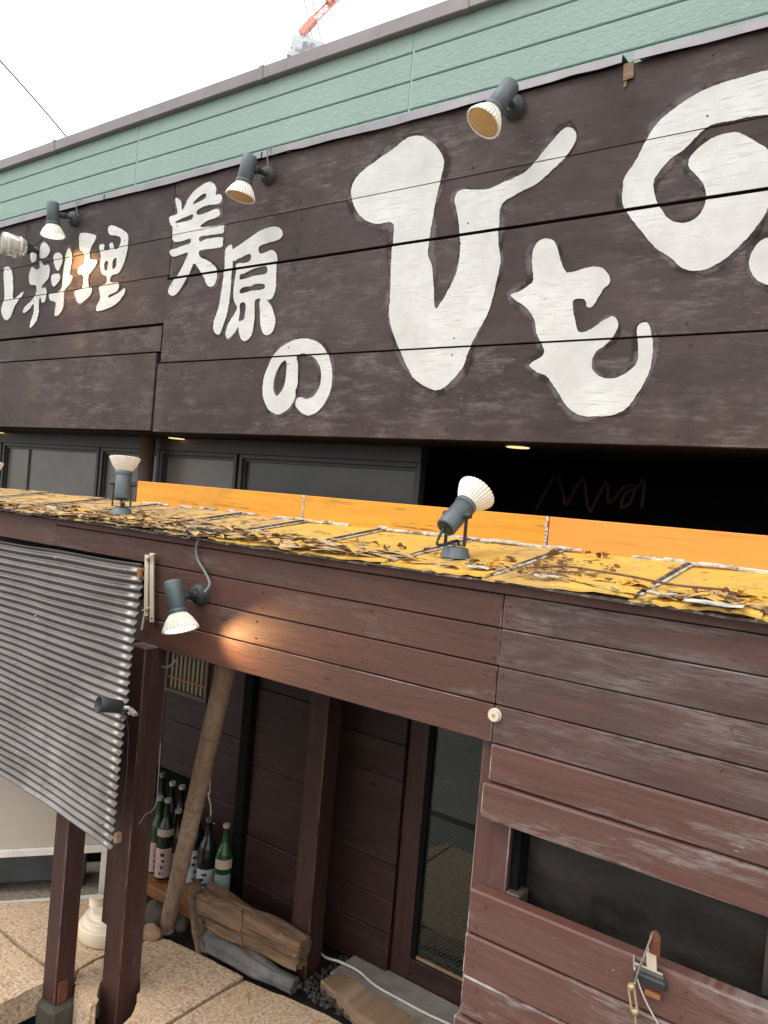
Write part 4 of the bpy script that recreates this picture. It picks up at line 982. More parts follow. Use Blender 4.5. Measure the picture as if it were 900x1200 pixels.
for i, (px, py, L, W, a, mt) in enumerate(shards):
    P = AS(px, py); a = math.radians(a); ax = Vector((math.cos(a), math.sin(a), rnd.uniform(-.12, .12))).normalized(); ay = Vector((0, 0, 1)).cross(ax).normalized()
    bm = bmesh.new(); n = 7; rg = []
    for k in range(n + 1):
        t = k / n - .5; wv = W * (.5 - .3 * abs(t)) + rnd.uniform(-.004, .004); zc = (.010 if mt == 'plate' else .002) * math.sin(k * .9 + i)
        rg.append([bm.verts.new(P + ax * (t * L * .75) + ay * s_ * wv + Vector((0, 0, .014 + zc * .6 + h))) for s_, h in ((-1, 0), (1, .002), (1, .004), (-1, .002))])
    for a_, b_ in zip(rg, rg[1:]):
        for k in range(4): bm.faces.new((a_[k], a_[(k+1) % 4], b_[(k+1) % 4], b_[k]))
    bm.faces.new(rg[0]); bm.faces.new(rg[-1][::-1])
    obj('loose_flake', bm, M[mt], ld)

# ------------------------------------------------------------------ lamps
def aim(px, py, dx, dy, toward):
    r = ray(px, py).normalized(); L = math.hypot(dx, dy)
    lat = CAM_R * (dx / L) + CAM_D * (dy / L); lat = (lat - r * lat.dot(r)).normalized()
    return (-r * toward + lat * math.sqrt(1 - toward * toward)).normalized()
def lamp_head(root, P, d, lit=False, face='amber', k=1.0):
    """housing, neck ring and ribbed reflector lamp around pivot P, pointing along d"""
    bm = bmesh.new(); lathe(bm, P, d, [(-.055*k, .020*k), (-.058*k, .026*k), (-.052*k, .0285*k), (.036*k, .0285*k), (.038*k, .026*k)], 28); obj('housing', bm, M['lamp'], root)
    bm = bmesh.new(); lathe(bm, P - d * .0575 * k, -d, [(0, .021*k), (.002, .017*k), (-.004, .012*k)], 20); obj('end_cap', bm, M['lampdark'], root)
    bm = bmesh.new(); lathe(bm, P, d, [(.034*k, .0305*k), (.036*k, .0315*k), (.046*k, .0315*k), (.048*k, .029*k)], 28); obj('neck_ring', bm, M['lamp'], root)
    bm = bmesh.new(); lathe(bm, P, d, [(.046*k, .026*k), (.052*k, .030*k), (.068*k, .041*k), (.088*k, .0505*k), (.096*k, .0535*k), (.099*k, .053*k), (.097*k, .047*k)], 64, rib=1, ribamp=.055, cap=False)
    for f in bm.faces: f.smooth = False
    sh = obj('reflector', bm, M['shade'], root)
    bm = bmesh.new(); prof = [(.0955*k, .048*k), (.0975*k, .046*k), (.099*k, .034*k), (.1*k, .018*k), (.1003*k, .004*k)]; lathe(bm, P, d, prof, 32)
    obj('face', bm, M['lit'] if lit else M[face], root)
    return P + d * .104 * k
def shelf_lamp(bpx, bpy_, ppx, ppy, dx, dy, tw, y, label):
    B = AS(bpx, bpy_); B = B + Vector((0, 0, .010))
    P = B + Vector((0, 0, .105)); Q = A(ppx, ppy, B.y + .005)
    P = Vector((B.x + (Q.x - B.x) * .5, B.y, Q.z)) if abs(Q.x - B.x) < .06 else P
    d = aim(ppx, ppy, dx, dy, tw)
    r = empty('spotlight', B, label, 'spotlight', 'grey spotlights with ribbed white lamps')
    bm = bmesh.new(); lathe(bm, B + Vector((0, 0, -.004)), (0, 0, 1), [(0, .040), (.012, .040), (.014, .037), (.026, .034), (.029, .028)], 32); obj('base', bm, M['lamp'], r)
    side = d.cross(Vector((0, 0, 1)))
    side = side.normalized() if side.length > .3 else CAM_R.copy()
    side.z = 0; side.normalize()
    hw = .034; bm = bmesh.new(); zb_ = B.z + .030
    c = Vector((P.x, P.y, 0))
    for s_ in (-1, 1):
        bar(bm, Vector((P.x, P.y, zb_)) + side * hw * s_, P + side * hw * s_, .011, .003, side.cross(Vector((0, 0, 1))))
        lathe(bm, P + side * (hw + .001) * s_, side * s_, [(-.008, .008), (.004, .009), (.012, .008), (.014, .004)], 12)
    obox(bm, Vector((P.x, P.y, zb_)), side, Vector((0, 0, 1)).cross(side), (0, 0, 1), hw * 2 + .003, .011, .003)
    obj('bracket', bm, M['lampdark'], r)
    lamp_head(r, P, d)
    e = P - d * .058
    obj('cable', tube([e + d * .01, e - d * .018, e - d * .03 + Vector((0, 0, -.025)), Vector((P.x, P.y, zb_ + .012)) + side * .008, Vector((P.x, P.y, zb_)) + side * .012], .004, 8), M['lampdark'], r)
    return r
shelf_lamp(142, 606, 144.5, 567, 3.6, -42, -.12, 0, 'grey spotlight standing on the ledge above the corrugated sheet, pointing straight up')
shelf_lamp(533, 656, 535, 603, 30, -34, -.55, 0, 'grey spotlight standing on the ledge below the large lettering, tilted up at the sign')
shelf_lamp(-17, 596, -15, 570, 3.6, -42, -.12, 0, 'spotlight on the ledge cut off by the left edge of the picture')
def wall_lamp(bpx, bpy_, wy, ppx, ppy, out, dx, dy, tw, label, lit=False, face='amber', k=1.0, power=3, glow=None, spread=95):
    B = A(bpx, bpy_, wy); P = A(ppx, ppy, wy - out); d = aim(ppx, ppy, dx, dy, tw)
    r = empty('spotlight', B, label, 'spotlight', 'grey spotlights with ribbed white lamps')
    bm = bmesh.new(); lathe(bm, B, (0, -1, 0), [(-.001, .036*k), (.012, .036*k), (.016, .032*k), (.024, .028*k), (.026, .018*k)], 28); obj('base', bm, M['lampdark'], r)
    bm = bmesh.new(); bd = B + Vector((0, -.024, 0)); knee = Vector((B.x * .75 + P.x * .25, wy - out * .62, B.z * .8 + P.z * .2))
    add_tube(bm, [bd, knee], .011*k, 12, 1); s_ = (P - knee); e = P - s_.normalized() * .024
    lathe(bm, knee, s_, [(-.014, .010*k), (-.010, .014*k), (.010, .014*k), (.014, .010*k)], 16)
    bar(bm, knee, e, .016*k, .008*k); lathe(bm, e, s_, [(-.006, .010*k), (.004, .011*k)], 14); obj('arm', bm, M['lampdark'], r)
    F = lamp_head(r, P, d, lit, face, k)
    if lit:
        L = bpy.data.lights.new('spotlight_light', 'SPOT'); L.energy = power; L.color = (1.0, 0.55, 0.22); L.spot_size = math.radians(spread); L.spot_blend = .9; L.shadow_soft_size = .03
        lo = bpy.data.objects.new('spotlight_light', L); COL.objects.link(lo); lo.parent = r; lo.location = F - r.location
        lo.rotation_euler = (-(glow or d)).to_track_quat('Z', 'Y').to_euler()
    return r, B, P, d
l1 = wall_lamp(88, 257, YS, 62, 252, .10, 0, 40, .30, 'lit spotlight mounted on the sign above the left group of characters', True, power=15.0, glow=Vector((.45, .35, -.8)).normalized())
l2 = wall_lamp(316, 206, YS, 289, 201, .11, -10, 41, .36, 'unlit spotlight on the sign above the two small stacked characters')
l3 = wall_lamp(604, 127, YS, 587, 116, .12, -28, 38, .62, 'unlit spotlight on the sign with its amber face turned to the viewer')
l4 = wall_lamp(236, 696, YF, 206, 702, .10, 8, 50, .22, 'lit spotlight on the brown boards above the porch opening', True, power=12.0, spread=66, glow=Vector((.84, .42, -.02)).normalized())
# glass floodlight cut by the left edge
P = A(28, 290, YS - .07); d = aim(20, 287, -60, -12, .15)
fl = empty('floodlight', A(40, 288, YS), 'thick clear glass floodlight on the sign at the left edge', 'floodlight')
bm = bmesh.new(); lathe(bm, P, d, [(-.012, .030), (-.006, .040), (.01, .044), (.05, .050), (.095, .054), (.10, .050)], 24, rib=1, ribamp=.03); obj('glass', bm, M['glasslamp'], fl)
bm = bmesh.new(); lathe(bm, P, d, [(.012, .047), (.016, .049), (.020, .049), (.024, .047)], 32); lathe(bm, P, d, [(.07, .054), (.074, .056), (.079, .056), (.083, .054)], 32); obj('guard_ring', bm, M['whiteframe'], fl)
bm = bmesh.new(); lathe(bm, P - d * .012, -d, [(-.004, .032), (.010, .030), (.024, .018), (.03, .012)], 20); add_tube(bm, [P - d * .03, P - d * .045 + Vector((0, .03, -.003)), A(40, 288, YS)], .012, 10); obj('mount', bm, M['lampdark'], fl)
bm = bmesh.new(); lathe(bm, P + d * .04 + Vector((0, 0, -.046)), (0, 0, -1), [(0, .012), (.010, .012), (.013, .008)], 14); obj('wing_nut', bm, M['whiteframe'], fl)
# clip lamp on the corrugated sheet
d = aim(125, 828, -24, -3, .45); P = A(139, 828, 1.38)
cl = empty('clip_lamp', P, 'small black clip lamp clamped to the edge of the corrugated sheet', 'lamp')
bm = bmesh.new(); lathe(bm, P, d, [(-.008, .016), (-.006, .019), (.040, .021), (.062, .024), (.063, .021), (.035, .018)], 24, cap=False); lathe(bm, P - d * .004, d, [(0, .018), (.002, .018)], 20); obj('housing', bm, M['lampdark'], cl)
bm = bmesh.new(); lathe(bm, P + d * .012, d, [(0, .010), (.010, .013), (.022, .012), (.028, .006)], 18); obj('bulb', bm, M['socketlight'], cl)
bm = bmesh.new(); c = A(152, 830, 1.405); add_tube(bm, [P - d * .008, c], .006, 8, 1); bar(bm, c, c + Vector((.035, -.006, -.008)), .014, .004); bar(bm, c + Vector((0, 0, -.012)), c + Vector((.035, -.002, -.012)), .014, .004); lathe(bm, c + Vector((.012, 0, -.010)), (0, 1, 0), [(-.010, .005), (.010, .005)], 10)
obj('clip', bm, M['steel'], cl)
obj('cable', tube([P - d * .004 + Vector((0, 0, -.015)), A(150, 850, 1.40), A(149, 900, 1.41), A(147, 925, 1.41), A(143, 960, 1.415)], .0016, 6), M['cable_k'], cl)

# ------------------------------------------------------------------ cables and hooks
def cable(pts, r, mat, label): return tag(obj('cable', tube(pts, r, 7), M[mat]), label, 'cable')
cable([A(222, 630, 1.64), A(218, 622, 1.63), A(226, 618, 1.63), A(233, 628, 1.655), A(230, 642, 1.665), A(232, 656, 1.668), A(240, 670, 1.668), A(246, 684, 1.662), A(240, 694, 1.65)], .0045, 'cable_g', 'grey cable running from the ledge down to the lit spotlight on the boards')
cable([A(222, 622, 1.66), A(232, 619, 1.67), A(250, 622, 1.68), A(275, 628, 1.68), A(300, 630, 1.69)], .005, 'cable_k', 'black cable coiled on the ledge above the lit spotlight')
cable([AS(615, 672) + Vector((0, 0, .014)), AS(660, 672) + Vector((0, 0, .018)), AS(700, 680) + Vector((0, 0, .022)), AS(735, 686) + Vector((0, 0, .022)), AS(790, 696) + Vector((0, 0, .02)), AS(850, 702) + Vector((0, 0, .02))], .003, 'leaf_b', 'thin dark twig-like wire lying along the right part of the yellow ledge')
cable([A(182, 765, 1.70), A(186, 778, 1.70), A(196, 782, 1.70), A(206, 774, 1.70), A(209, 766, 1.71)], .004, 'cable_g', 'grey loop of cable hanging under the board front beside the corner post')
cable([A(253, 780, 1.82), A(251, 800, 1.82), A(249, 830, 1.85), A(247, 850, 1.9), A(246, 925, 2.10), A(244, 930, 2.12), A(247, 945, 2.14), A(247, 962, 2.15), A(251, 965, 2.15)], .003, 'cable_w', 'white cable hanging behind the bamboo pole above the bottles')
cable([A(188, 870, 1.62), A(185, 920, 1.62), A(183, 942, 1.62), A(177, 951, 1.615), A(170, 955, 1.615), A(163, 966, 1.615)], .002, 'cable_g', 'thin grey wire stapled down the corner post')
cable([AZ(262, 1060, .10) , A(270, 1062, 2.10), A(285, 1072, 2.12), A(300, 1078, 2.14), A(318, 1077, 2.14), A(332, 1083, 2.14), A(342, 1088, 2.13)], .004, 'cable_w', 'white cable lying along the top of the split log')
cable([AZ(372, 1113, .03), AZ(382, 1122, .03), AZ(398, 1127, .035), AZ(420, 1138, .03), AZ(440, 1155, .025), AZ(470, 1172, .024), AZ(500, 1188, .024), AZ(530, 1202, .024), AZ(560, 1220, .02)], .0045, 'cable_w', 'white cable running over the concrete threshold of the glass door')
for i, (px, py, dx) in enumerate(((316, 190, 0), (92, 246, 0))):
    B = A(px, py, YS - .012)
    tag(obj('wire_hook', tube([B + Vector((.004, .02, .045)), B + Vector((0, -.006, .05)), B + Vector((-.004, -.012, .03)), B + Vector((0, -.008, -.01)), B + Vector((.004, 0, -.03))], .0025, 6), M['cable_g']), ('bent grey wire hooked over the sign top beside the middle spotlight', 'bent grey wire hooked over the sign top beside the left lit spotlight')[i], 'wire')
cable([A(30, 292, YS - .05), A(36, 290, YS - .04), A(44, 285, YS - .04), A(52, 276, YS - .06), A(58, 266, YS - .08)], .003, 'cable_k', 'thin dark cable between the glass floodlight and the left lit spotlight')
cable([A(31, 262, YS - .006), A(31, 272, YS - .008), A(30, 285, YS - .008)], .0025, 'cable_k', 'short dark cable down the sign above the glass floodlight')
# folded cream bracket
hb = empty('folding_bracket', A(172, 725, YF - .012), 'cream painted folding metal bracket hanging on the corner beside the corrugated sheet', 'bracket')
y = YF - .018
for pts, wd in ((((178, 648), (178, 729)), .019), (((172, 650), (171, 722)), .017)):
    bm = bmesh.new(); bar(bm, A(*pts[0], y - (.006 if wd < .018 else 0)), A(*pts[1], y - (.006 if wd < .018 else 0)), wd, .004, (1, 0, 0)); obj('arm', bm, M['cream'], hb)
bm = bmesh.new(); bar(bm, A(166, 738, y), A(171, 712, y), .006, .004, (1, 0, 0)); bar(bm, A(168, 715, y - .003), A(175, 712, y - .003), .012, .004); obj('hook', bm, M['cream'], hb)
bm = bmesh.new(); bar(bm, A(171, 655, y - .01), A(182, 649, y - .01), .008, .003); obj('link', bm, M['cream'], hb)
for px, py in ((174, 657), (178, 725), (172, 716)):
    bm = bmesh.new(); lathe(bm, A(px, py, y - .008), (0, -1, 0), [(0, .004), (.003, .003)], 10); obj('rivet', bm, M['rust'], hb)

# ------------------------------------------------------------------ clamp and wire at the slot window
ym = YF - .014
ck = empty('spring_clamp', A(765, 1150, ym), 'rusty spring clamp gripping the top board under the slot window', 'clamp')
def q(px, py, off=0.0): return A(px, py, ym - off)
bm = bmesh.new(); obox(bm, q(762, 1149, .010), (1, 0, -.0), (0, 1, .25), (0, -.25, 1), .066, .014, .022, .003); obj('jaw', bm, M['lampdark'], ck)
bm = bmesh.new(); obox(bm, q(760, 1139, .009), (1, 0, 0), (0, 1, .5), (0, -.5, 1), .060, .004, .024, .001); obj('jaw_top', bm, M['steel'], ck)
bm = bmesh.new(); bar(bm, q(764, 1135, .010), q(763, 1112, .016), .020, .004, (1, 0, 0)); obj('stem', bm, M['cream'], ck)
bm = bmesh.new(); bar(bm, q(767, 1118, .02), q(768, 1097, .026), .022, .005, (1, 0, 0)); lathe(bm, q(768, 1097, .0235), (0, -1, 0), [(0, .011), (.005, .011)], 16); obj('handle', bm, M['rust'], ck)
obj('jaw_pad', box(q(757, 0 + 1160).x, q(776, 1160).x, ym - .012, ym - .001, q(765, 1166).z, q(765, 1160).z, .001), M['orange_wood'], ck)
wr = empty('wire_stay', q(745, 1190, .02), 'thin twisted steel wire with brass turnbuckle hanging from the spring clamp', 'wire')
obj('wire', tube([q(743, 1118, .004), q(743, 1132, .008), q(746, 1144, .014), q(751, 1160, .018), q(760, 1180, .02), q(775, 1207, .02), q(785, 1225, .02)], .0022, 6), M['steel'], wr)
obj('wire', tube([q(765, 1093, .030), q(755, 1120, .03), q(748, 1138, .026), q(744, 1152, .022)], .0024, 6), M['steel'], wr)
bm = bmesh.new(); a, b_ = q(740, 1156, .022), q(744, 1185, .022); sd = (b_ - a).normalized().cross(Vector((0, 1, 0)))
for s_ in (-1, 1): bar(bm, a + sd * .006 * s_, b_ + sd * .006 * s_, .004, .006, sd)
for P in (a, b_): lathe(bm, P, b_ - a, [(-.006, .005), (-.004, .008), (.004, .008), (.006, .005)], 12)
obj('turnbuckle', bm, M['brass'], wr)
obj('wire', tube([q(744, 1186, .022), q(745, 1200, .022), q(746, 1225, .022)], .0022, 6), M['brass'], wr)

# ------------------------------------------------------------------ things in the porch
bp = empty('bamboo_pole', AZ(195, 1086, 0.0), 'weathered bamboo pole leaning across the porch in front of the bottles', 'pole')
b0 = AZ(195, 1088, 0.0); b1 = A(267, 775, 1.80)
ax, u, v = frame_of(b1 - b0); L = (b1 - b0).length
prof = []; N = 44
nodes = [.27, .50, .755]
for k in range(N + 1):
    t = k / N; r = .030 + .005 * t
    for nd in nodes: r += .0022 * math.exp(-((t - nd) / .008) ** 2)
    prof.append((t * L, r * (1 + .02 * mnoise.noise((t * 9, 0, 0)))))
bm = bmesh.new(); lathe(bm, b0, ax, prof, 20); obj('culm', bm, M['bamboo'], bp)
for nd in nodes:
    bm = bmesh.new(); r = .0305 + .005 * nd + .0018; lathe(bm, b0 + ax * (nd * L), ax, [(-.002, r), (0, r + .0012), (.002, r)], 20); obj('node_ring', bm, M['node'], bp)
bm = bmesh.new(); bar(bm, b0 + CAM_R * .022 + ax * .02 - CAM_F * .022, b0 + ax * (L * .62) + CAM_R * .025 - CAM_F * .022, .004, .004); obj('split', bm, M['lampdark'], bp)

def log_piece(name, p0, p1, w0, h0, w1, h1, mat, parent, seed, n=26, m=30):
    bm = bmesh.new(); p0, p1 = Vector(p0), Vector(p1); ax, u, v = frame_of(p1 - p0); u = Vector((ax.y, -ax.x, 0)).normalized(); v = Vector((0, 0, 1)); rings = []
    for i in range(n + 1):
        t = i / n; ring = []
        for k in range(m):
            a = 2 * math.pi * k / m; c, s = math.cos(a), math.sin(a)
            w_ = w0 + (w1 - w0) * t; h_ = h0 + (h1 - h0) * t
            sq = (abs(c) ** 3 + abs(s) ** 3) ** (-1/3)
            nz = 1 + .30 * mnoise.noise((c * 1.6 + seed, s * 1.6, t * 3.2)) + .20 * mnoise.noise((c * 5 + seed, s * 5, t * 2.5)) + .07 * mnoise.noise((c * 12 + seed, s * 12, t * 4))
            ring.append(bm.verts.new(p0.lerp(p1, t + (.03 * mnoise.noise((c * 3 + seed, s * 3, 7)) if i in (0, n) else 0)) + u * c * sq * w_ * nz / 2 + v * (s * sq * h_ * nz / 2)))
        rings.append(ring)
    for a, b_ in zip(rings, rings[1:]):
        for k in range(m):
            f = bm.faces.new((a[k], a[(k+1) % m], b_[(k+1) % m], b_[k])); f.smooth = True
    bm.faces.new(rings[0][::-1]); bm.faces.new(rings[-1]); bmesh.ops.recalc_face_normals(bm, faces=bm.faces)
    return obj(name, bm, M[mat], parent)
lg = empty('split_log', (-1.88, 2.04, 0), 'weathered split log lying on a grey stone block in the porch', 'log')
log_piece('log_top', (-2.12, 2.03, .155), (-1.66, 2.085, .135), .10, .10, .085, .065, 'log', lg, 1)
log_piece('log_middle', (-2.08, 2.04, .10), (-1.67, 2.09, .075), .09, .07, .075, .04, 'log', lg, 5)
log_piece('stub', (-2.15, 2.0, .20), (-2.06, 1.985, -.01), .06, .06, .05, .07, 'log', lg, 9, 10)
log_piece('stone_block', (-2.06, 2.0, .035), (-1.665, 2.055, .008), .06, .085, .055, .045, 'greylog', lg, 13)
ring = [A(284, 1066, 2.03), A(284, 1080, 1.985), A(283, 1095, 1.985), A(286, 1110, 1.995), A(293, 1122, 2.0)]
obj('binding_wire', tube(ring, .003, 6), M['rust'], lg)
obj('binding_wire', tube([A(228, 1052, 1.955), A(230, 1080, 1.955), A(236, 1098, 1.955), A(240, 1112, 1.955)], .003, 6), M['lampdark'], lg)

def bottle(px, py, Y, h, r, glass, lab, cap, label, lab_z=(.04, .42), neck=None, ink=True, seed=0):
    P = A(px, py, Y); P.z = max(P.z, .10)
    rt = empty('sake_bottle', P, label, 'bottle', 'bottles in the porch niche')
    prof = [(0, r * .9), (.003, r), (h * .58, r), (h * .66, r * .86), (h * .74, r * .5), (h * .80, r * .38), (h * .93, r * .34), (h * .935, r * .40), (h * .955, r * .40), (h * .96, r * .36)]
    bm = bmesh.new(); lathe(bm, P, (0, 0, 1), prof, 28); obj('glass', bm, M[glass], rt)
    bm = bmesh.new(); lathe(bm, P + Vector((0, 0, h * .955)), (0, 0, 1), [(0, r * .42), (h * .04, r * .42), (h * .045, r * .36)], 18); obj('cap', bm, M[cap], rt)
    def wrap(name, z0, z1, a0, a1, rr, mat, par):
        bm = bmesh.new(); n = 10; f0 = math.atan2(-P.y, -P.x); g_ = []
        for k in range(n + 1):
            a = f0 + a0 + (a1 - a0) * k / n
            g_.append([bm.verts.new(P + Vector((math.cos(a) * rr, math.sin(a) * rr, z))) for z in (z0, z1)])
        for a, b2 in zip(g_, g_[1:]): bm.faces.new((a[0], b2[0], b2[1], a[1])).smooth = True
        return obj(name, bm, mat, par)
    if lab:
        lb = wrap('paper_label', h * lab_z[0], h * lab_z[1], -1.15, 1.05, r + .0006, M[lab], rt)
        if ink:
            rr = random.Random(seed)
            for k in range(4):
                z = h * (lab_z[0] + (lab_z[1] - lab_z[0]) * (.16 + .21 * k)); c0 = rr.uniform(-.12, .12) - .1
                for s_ in range(3):
                    a = c0 + rr.uniform(-.22, .22); hh = h * rr.uniform(.012, .045); ww = rr.uniform(.05, .28)
                    wrap('print', z - hh / 2, z + hh / 2, a - ww / 2, a + ww / 2, r + .0011, M['ink'], lb)
    if neck: wrap('neck_label', h * neck[0], h * neck[1], -1.2, 1.2, r * neck[2] + .001, M[neck[3]], rt)
bottle(258.5, 1055, 2.115, .30, .033, 'bgreen', 'label_g', 'cap', 'green glass bottle with grey label, rightmost of the porch bottles', (.03, .38), (.45, .57, 1.0, 'label_c'), False)
bottle(239, 1046, 2.12, .30, .037, 'bdark', 'label_w', 'capdark', 'dark bottle with white label marked by a round ink crest, second from the right', (.05, .36), None, True, 2)
bottle(226, 1036, 2.16, .31, .034, 'bdark', 'label_w', 'capdark', 'dark bottle with tall white label half hidden behind the bamboo pole', (.02, .46), None, True, 3)
bottle(190, 1027, 2.08, .32, .034, 'bdark', 'label_p', 'cap', 'dark bottle with pink label and cream neck tag beside the corner post', (.03, .40), (.55, .64, .98, 'label_c'), True, 4)
bottle(181, 1022, 2.11, .31, .034, 'bgreen', 'label_p', 'cap', 'green bottle with pink label partly hidden by the corner post', (.03, .42), None, True, 5)
bottle(203, 1031, 2.13, .28, .034, 'bbrown', 'label_c', 'cap', 'brown bottle with cream label just left of the bamboo pole', (.03, .40), None, True, 6)
bottle(195, 1012, 2.20, .34, .034, 'bdark', None, 'cap', 'plain dark bottle in the back row behind the pink labelled bottle')
bottle(206, 1016, 2.22, .33, .034, 'bdark', None, 'cap', 'plain dark bottle in the back row just left of the bamboo pole')
bottle(183, 1008, 2.20, .36, .034, 'bdark', None, 'capdark', 'tall plain dark bottle in the back row beside the corner post')

# rocks, gravel, plank
def rock(P, sx, sy, sz, mat, label, seed):
    bm = bmesh.new(); bmesh.ops.create_icosphere(bm, subdivisions=3, radius=1)
    for v in bm.verts:
        n = v.co.copy(); k = 1 + .28 * mnoise.noise((n.x * 1.3 + seed, n.y * 1.3, n.z * 1.3)) + .09 * mnoise.noise((n.x * 4 + seed, n.y * 4, n.z * 4))
        v.co = Vector((n.x * sx * k, n.y * sy * k, max(n.z * sz * k, -sz * .6))) + Vector(P)
    for f in bm.faces: f.smooth = True
    tag(obj('garden_rock', bm, M[mat]), label, 'rock', 'rocks at the foot of the bamboo pole')
rock(AZ(180, 1072, .05), .045, .045, .055, 'rock', 'dark rounded rock between the corner post and the bamboo pole', 1)
rock(AZ(176, 1093, .015), .042, .035, .03, 'rock_t', 'small tan rock at the foot of the corner post', 4)
rock(AZ(213, 1082, .02), .03, .03, .035, 'rock', 'small dark rock between the bamboo pole and the log stub', 8)
bm = bmesh.new(); rnd = random.Random(9)
for k in range(560):
    x = rnd.uniform(-1.74, -1.44); y = rnd.uniform(2.06, 2.335)
    if abs(x + 1.715) < .05 and y > 2.1: continue
    s = rnd.uniform(.004, .010); t = bmesh.new(); bmesh.ops.create_icosphere(t, subdivisions=1, radius=s)
    for v in t.verts: v.co *= rnd.uniform(.75, 1.15)
    merge(bm, t, Matrix.Translation((x, y, -.012 + rnd.uniform(0, .022))) @ Matrix.Rotation(rnd.uniform(0, 3), 4, 'X'))
tag(obj('gravel', bm, M['gravel']), 'patch of loose dark gravel between the log and the glass door', 'gravel', kind='stuff')
bm = bmesh.new(); prism(bm, [(-1.60, 2.115), (-1.585, 2.20), (-1.50, 2.195), (-1.10, 2.16), (-1.08, 2.05), (-1.40, 2.07)], -.02, .032, bev=.004)
tag(obj('bare_plank', bm, M['plank_t']), 'short bare tan plank lying on the ground before the glass door', 'plank')

# cream plastic umbrella base with pipe
tb = empty('umbrella_base', AZ(112, 1098, 0), 'round cream plastic umbrella base with short tube behind the posts', 'umbrella base')
c = AZ(127, 1094, 0)
bm = bmesh.new(); lathe(bm, c, (0, 0, 1), [(0, .100), (.004, .106), (.006, .108), (.050, .108), (.054, .106), (.056, .102), (.057, .096), (.0575, .094), (.074, .092), (.078, .090), (.080, .086), (.081, .078), (.0815, .074), (.096, .072), (.100, .069), (.102, .06), (.1025, .03)], 48); obj('tank', bm, M['cream'], tb)
bm = bmesh.new(); lathe(bm, c + Vector((-.022, .02, .115)), (0, 0, 1), [(0, .021), (.055, .021), (.057, .025), (.10, .025), (.102, .018), (.07, .016)], 24); obj('socket', bm, M['cream'], tb)
bm = bmesh.new(); lathe(bm, c + Vector((-.055, -.02, .100)), (0, 0, 1), [(0, .030), (.022, .029), (.027, .022)], 24); obj('filler_cap', bm, M['cream'], tb)

# white framed hatch with beige panel, standing askew
hd = Vector((0.60, 0.80, 0)).normalized(); hn = Vector((hd.y, -hd.x, 0))
CZ = -.06; B0 = AZ(0, 1066, CZ); B0.z = CZ
def H(s, z, off=0.0): return B0 + hd * s + hn * off + Vector((0, 0, z))
hz = A(0, 1000, (B0.y)).z; st = 0.40
ct = empty('white_framed_cabinet', B0, 'white framed cabinet with beige panel standing behind the left post', 'cabinet')
s0 = -0.12
def hb_(name, s_a, s_b, z0, z1, off, th, mat):
    bm = bmesh.new(); obox(bm, H((s_a + s_b) / 2, (z0 + z1) / 2, off), hd, hn, (0, 0, 1), s_b - s_a, th, z1 - z0, .002); return obj(name, bm, M[mat], ct)
zr = A(0, 996, B0.y).z - CZ
hb_('bottom_rail', s0, st, 0.0, .028, 0, .03, 'whiteframe'); hb_('middle_rail', s0, st, zr - .014, zr + .014, 0, .03, 'whiteframe')
hb_('side_stile', st - .03, st, .029, zr - .015, -.001, .028, 'whiteframe'); hb_('side_stile', s0, s0 + .03, .029, zr - .015, -.001, .028, 'whiteframe')
hb_('panel', s0, st, zr + .0145, .75, -.006, .012, 'beige'); hb_('gravel_tray', s0 + .031, st - .031, .0, .02, -.17, .30, 'sand'); hb_('back_panel', s0, st, 0, zr + .2, -.36, .012, 'black')
bx = empty('planter_box', H(.08, .02, -.14), 'dark grey planter box on short feet inside the white framed cabinet', 'planter')
bm = bmesh.new(); obox(bm, H(.10, .125, -.16), hd, hn, (0, 0, 1), .42, .14, .13, .006); obj('body', bm, M['greybox'], bx)
for s_ in (-.08, .28):
    bm = bmesh.new(); obox(bm, H(s_, .04, -.16), hd, hn, (0, 0, 1), .05, .12, .039, .003); obj('foot', bm, M['greybox'], bx)

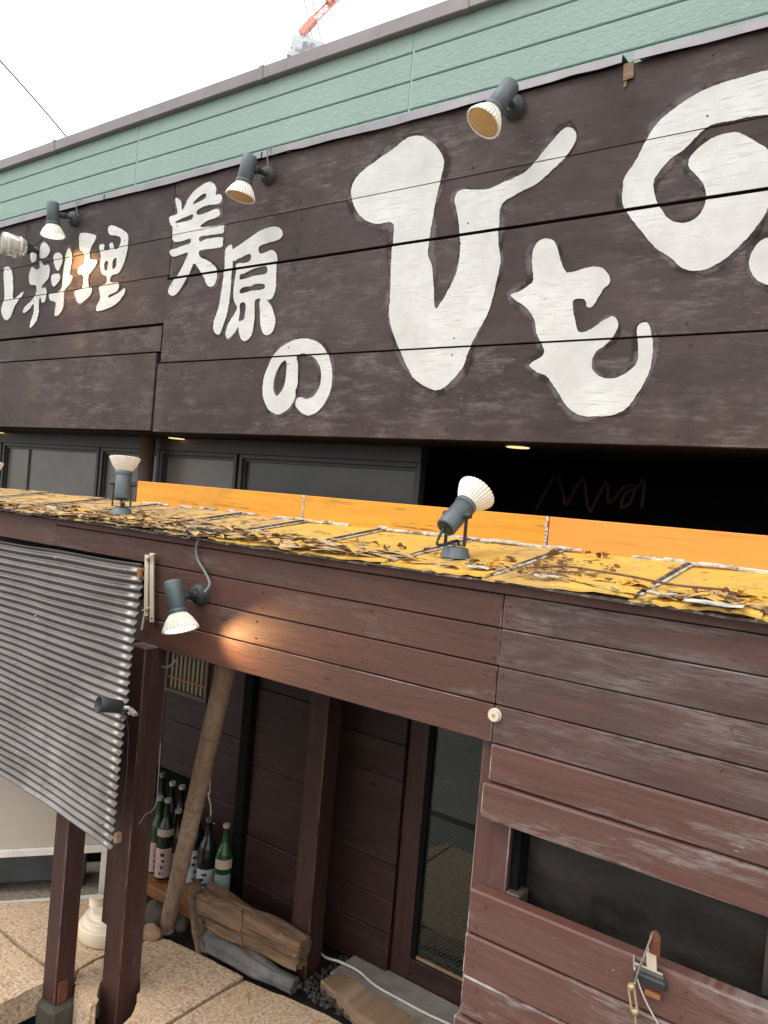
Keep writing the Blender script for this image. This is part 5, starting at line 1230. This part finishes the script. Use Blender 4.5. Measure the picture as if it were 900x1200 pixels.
# ------------------------------------------------------------------ far things: crane and power line
DC = 90.0
def far(px, py, D=DC): return CAM + ray(px, py) * D
cr = empty('tower_crane', far(365, 60) * 1.0, 'distant tower crane with red jib and grey machinery above the roof edge', 'crane')
cb = far(368, 66); cr.location = (cb.x, cb.y, -0.27)
bm = bmesh.new()
for dx in (-.9, .9):
    for dy in (-.9, .9): add_tube(bm, [(cb.x + dx, cb.y + dy, -.27), (cb.x + dx, cb.y + dy, cb.z)], .12, 6, 1)
z = 0
while z < cb.z - 2:
    for a, b_ in (((-.9, -.9), (.9, -.9)), ((.9, .9), (-.9, .9)), ((-.9, .9), (-.9, -.9)), ((.9, -.9), (.9, .9))):
        add_tube(bm, [(cb.x + a[0], cb.y + a[1], z), (cb.x + b_[0], cb.y + b_[1], z + 2)], .06, 4, 1)
    z += 2
obj('mast', bm, M['crane_w'], cr)
bm = bmesh.new()
for (px, py, w_, h_) in ((352, 57, 2.0, 1.2), (350, 66, 1.6, .9), (362, 60, 1.6, 1.4), (371, 57, 1.6, 1.2), (357, 65, 2.2, .7), (345, 68, 1.6, .6), (367, 61, 2.2, .7)):
    obox(bm, far(px, py), CAM_R + CAM_D * .25, CAM_F, CAM_D - CAM_R * .25, w_, 1.6, h_, .08)
for (p, q_) in (((343, 60), (345, 44)), ((352, 54), (354, 43)), ((357, 54), (362, 42)), ((346, 46), (351, 45))):
    bar(bm, far(*p), far(*q_), .5, .5)
obj('machinery_deck', bm, M['crane_w'], cr)
bm = bmesh.new(); bar(bm, far(353, 40), far(368.5, 23), 1.0, .7); obj('jib_foot', bm, M['crane_r'], cr)
bm = bmesh.new(); n = 22
j0, j1 = far(367, 24), far(520, -128); up_ = (CAM_R * .7 + CAM_D * .7).normalized()
for s_ in (-1, 1): add_tube(bm, [j0 + up_ * .38 * s_, j1 + up_ * .3 * s_], .11, 5, 1)
for k in range(n * 2):
    t = k / (n * 2); s_ = 1 if k % 2 else -1; add_tube(bm, [j0.lerp(j1, t) + up_ * .38 * s_, j0.lerp(j1, t + .5 / n) - up_ * .38 * s_], .07, 4, 1)
obj('jib', bm, M['crane_r'], cr)
bm = bmesh.new(); bar(bm, far(384, 4), far(390, -3), 1.1, .7); obj('jib_collar', bm, M['crane_r'], cr)
for (p, q_) in (((369, 58), (348, -40)), ((378, 56), (358, -40)), ((344, 44), (347, -40)), ((354, 42), (350, -40))):
    bm = bmesh.new(); add_tube(bm, [far(*p), far(*q_)], .06 if p[0] > 360 else .025, 5, 1); obj('stay_rope', bm, M['wire'], cr)
bm = bmesh.new(); a = CAM + ray(-60, 10) * 9; b_ = CAM + ray(0, 71) * 10; c2 = CAM + ray(80, 163) * 11.5; e_ = CAM + ray(150, 255) * 13
tag(obj('power_line', tube([a, b_, c2, e_], .009, 6), M['lampdark']), 'thin dark overhead power line crossing the sky at upper left', 'power line')
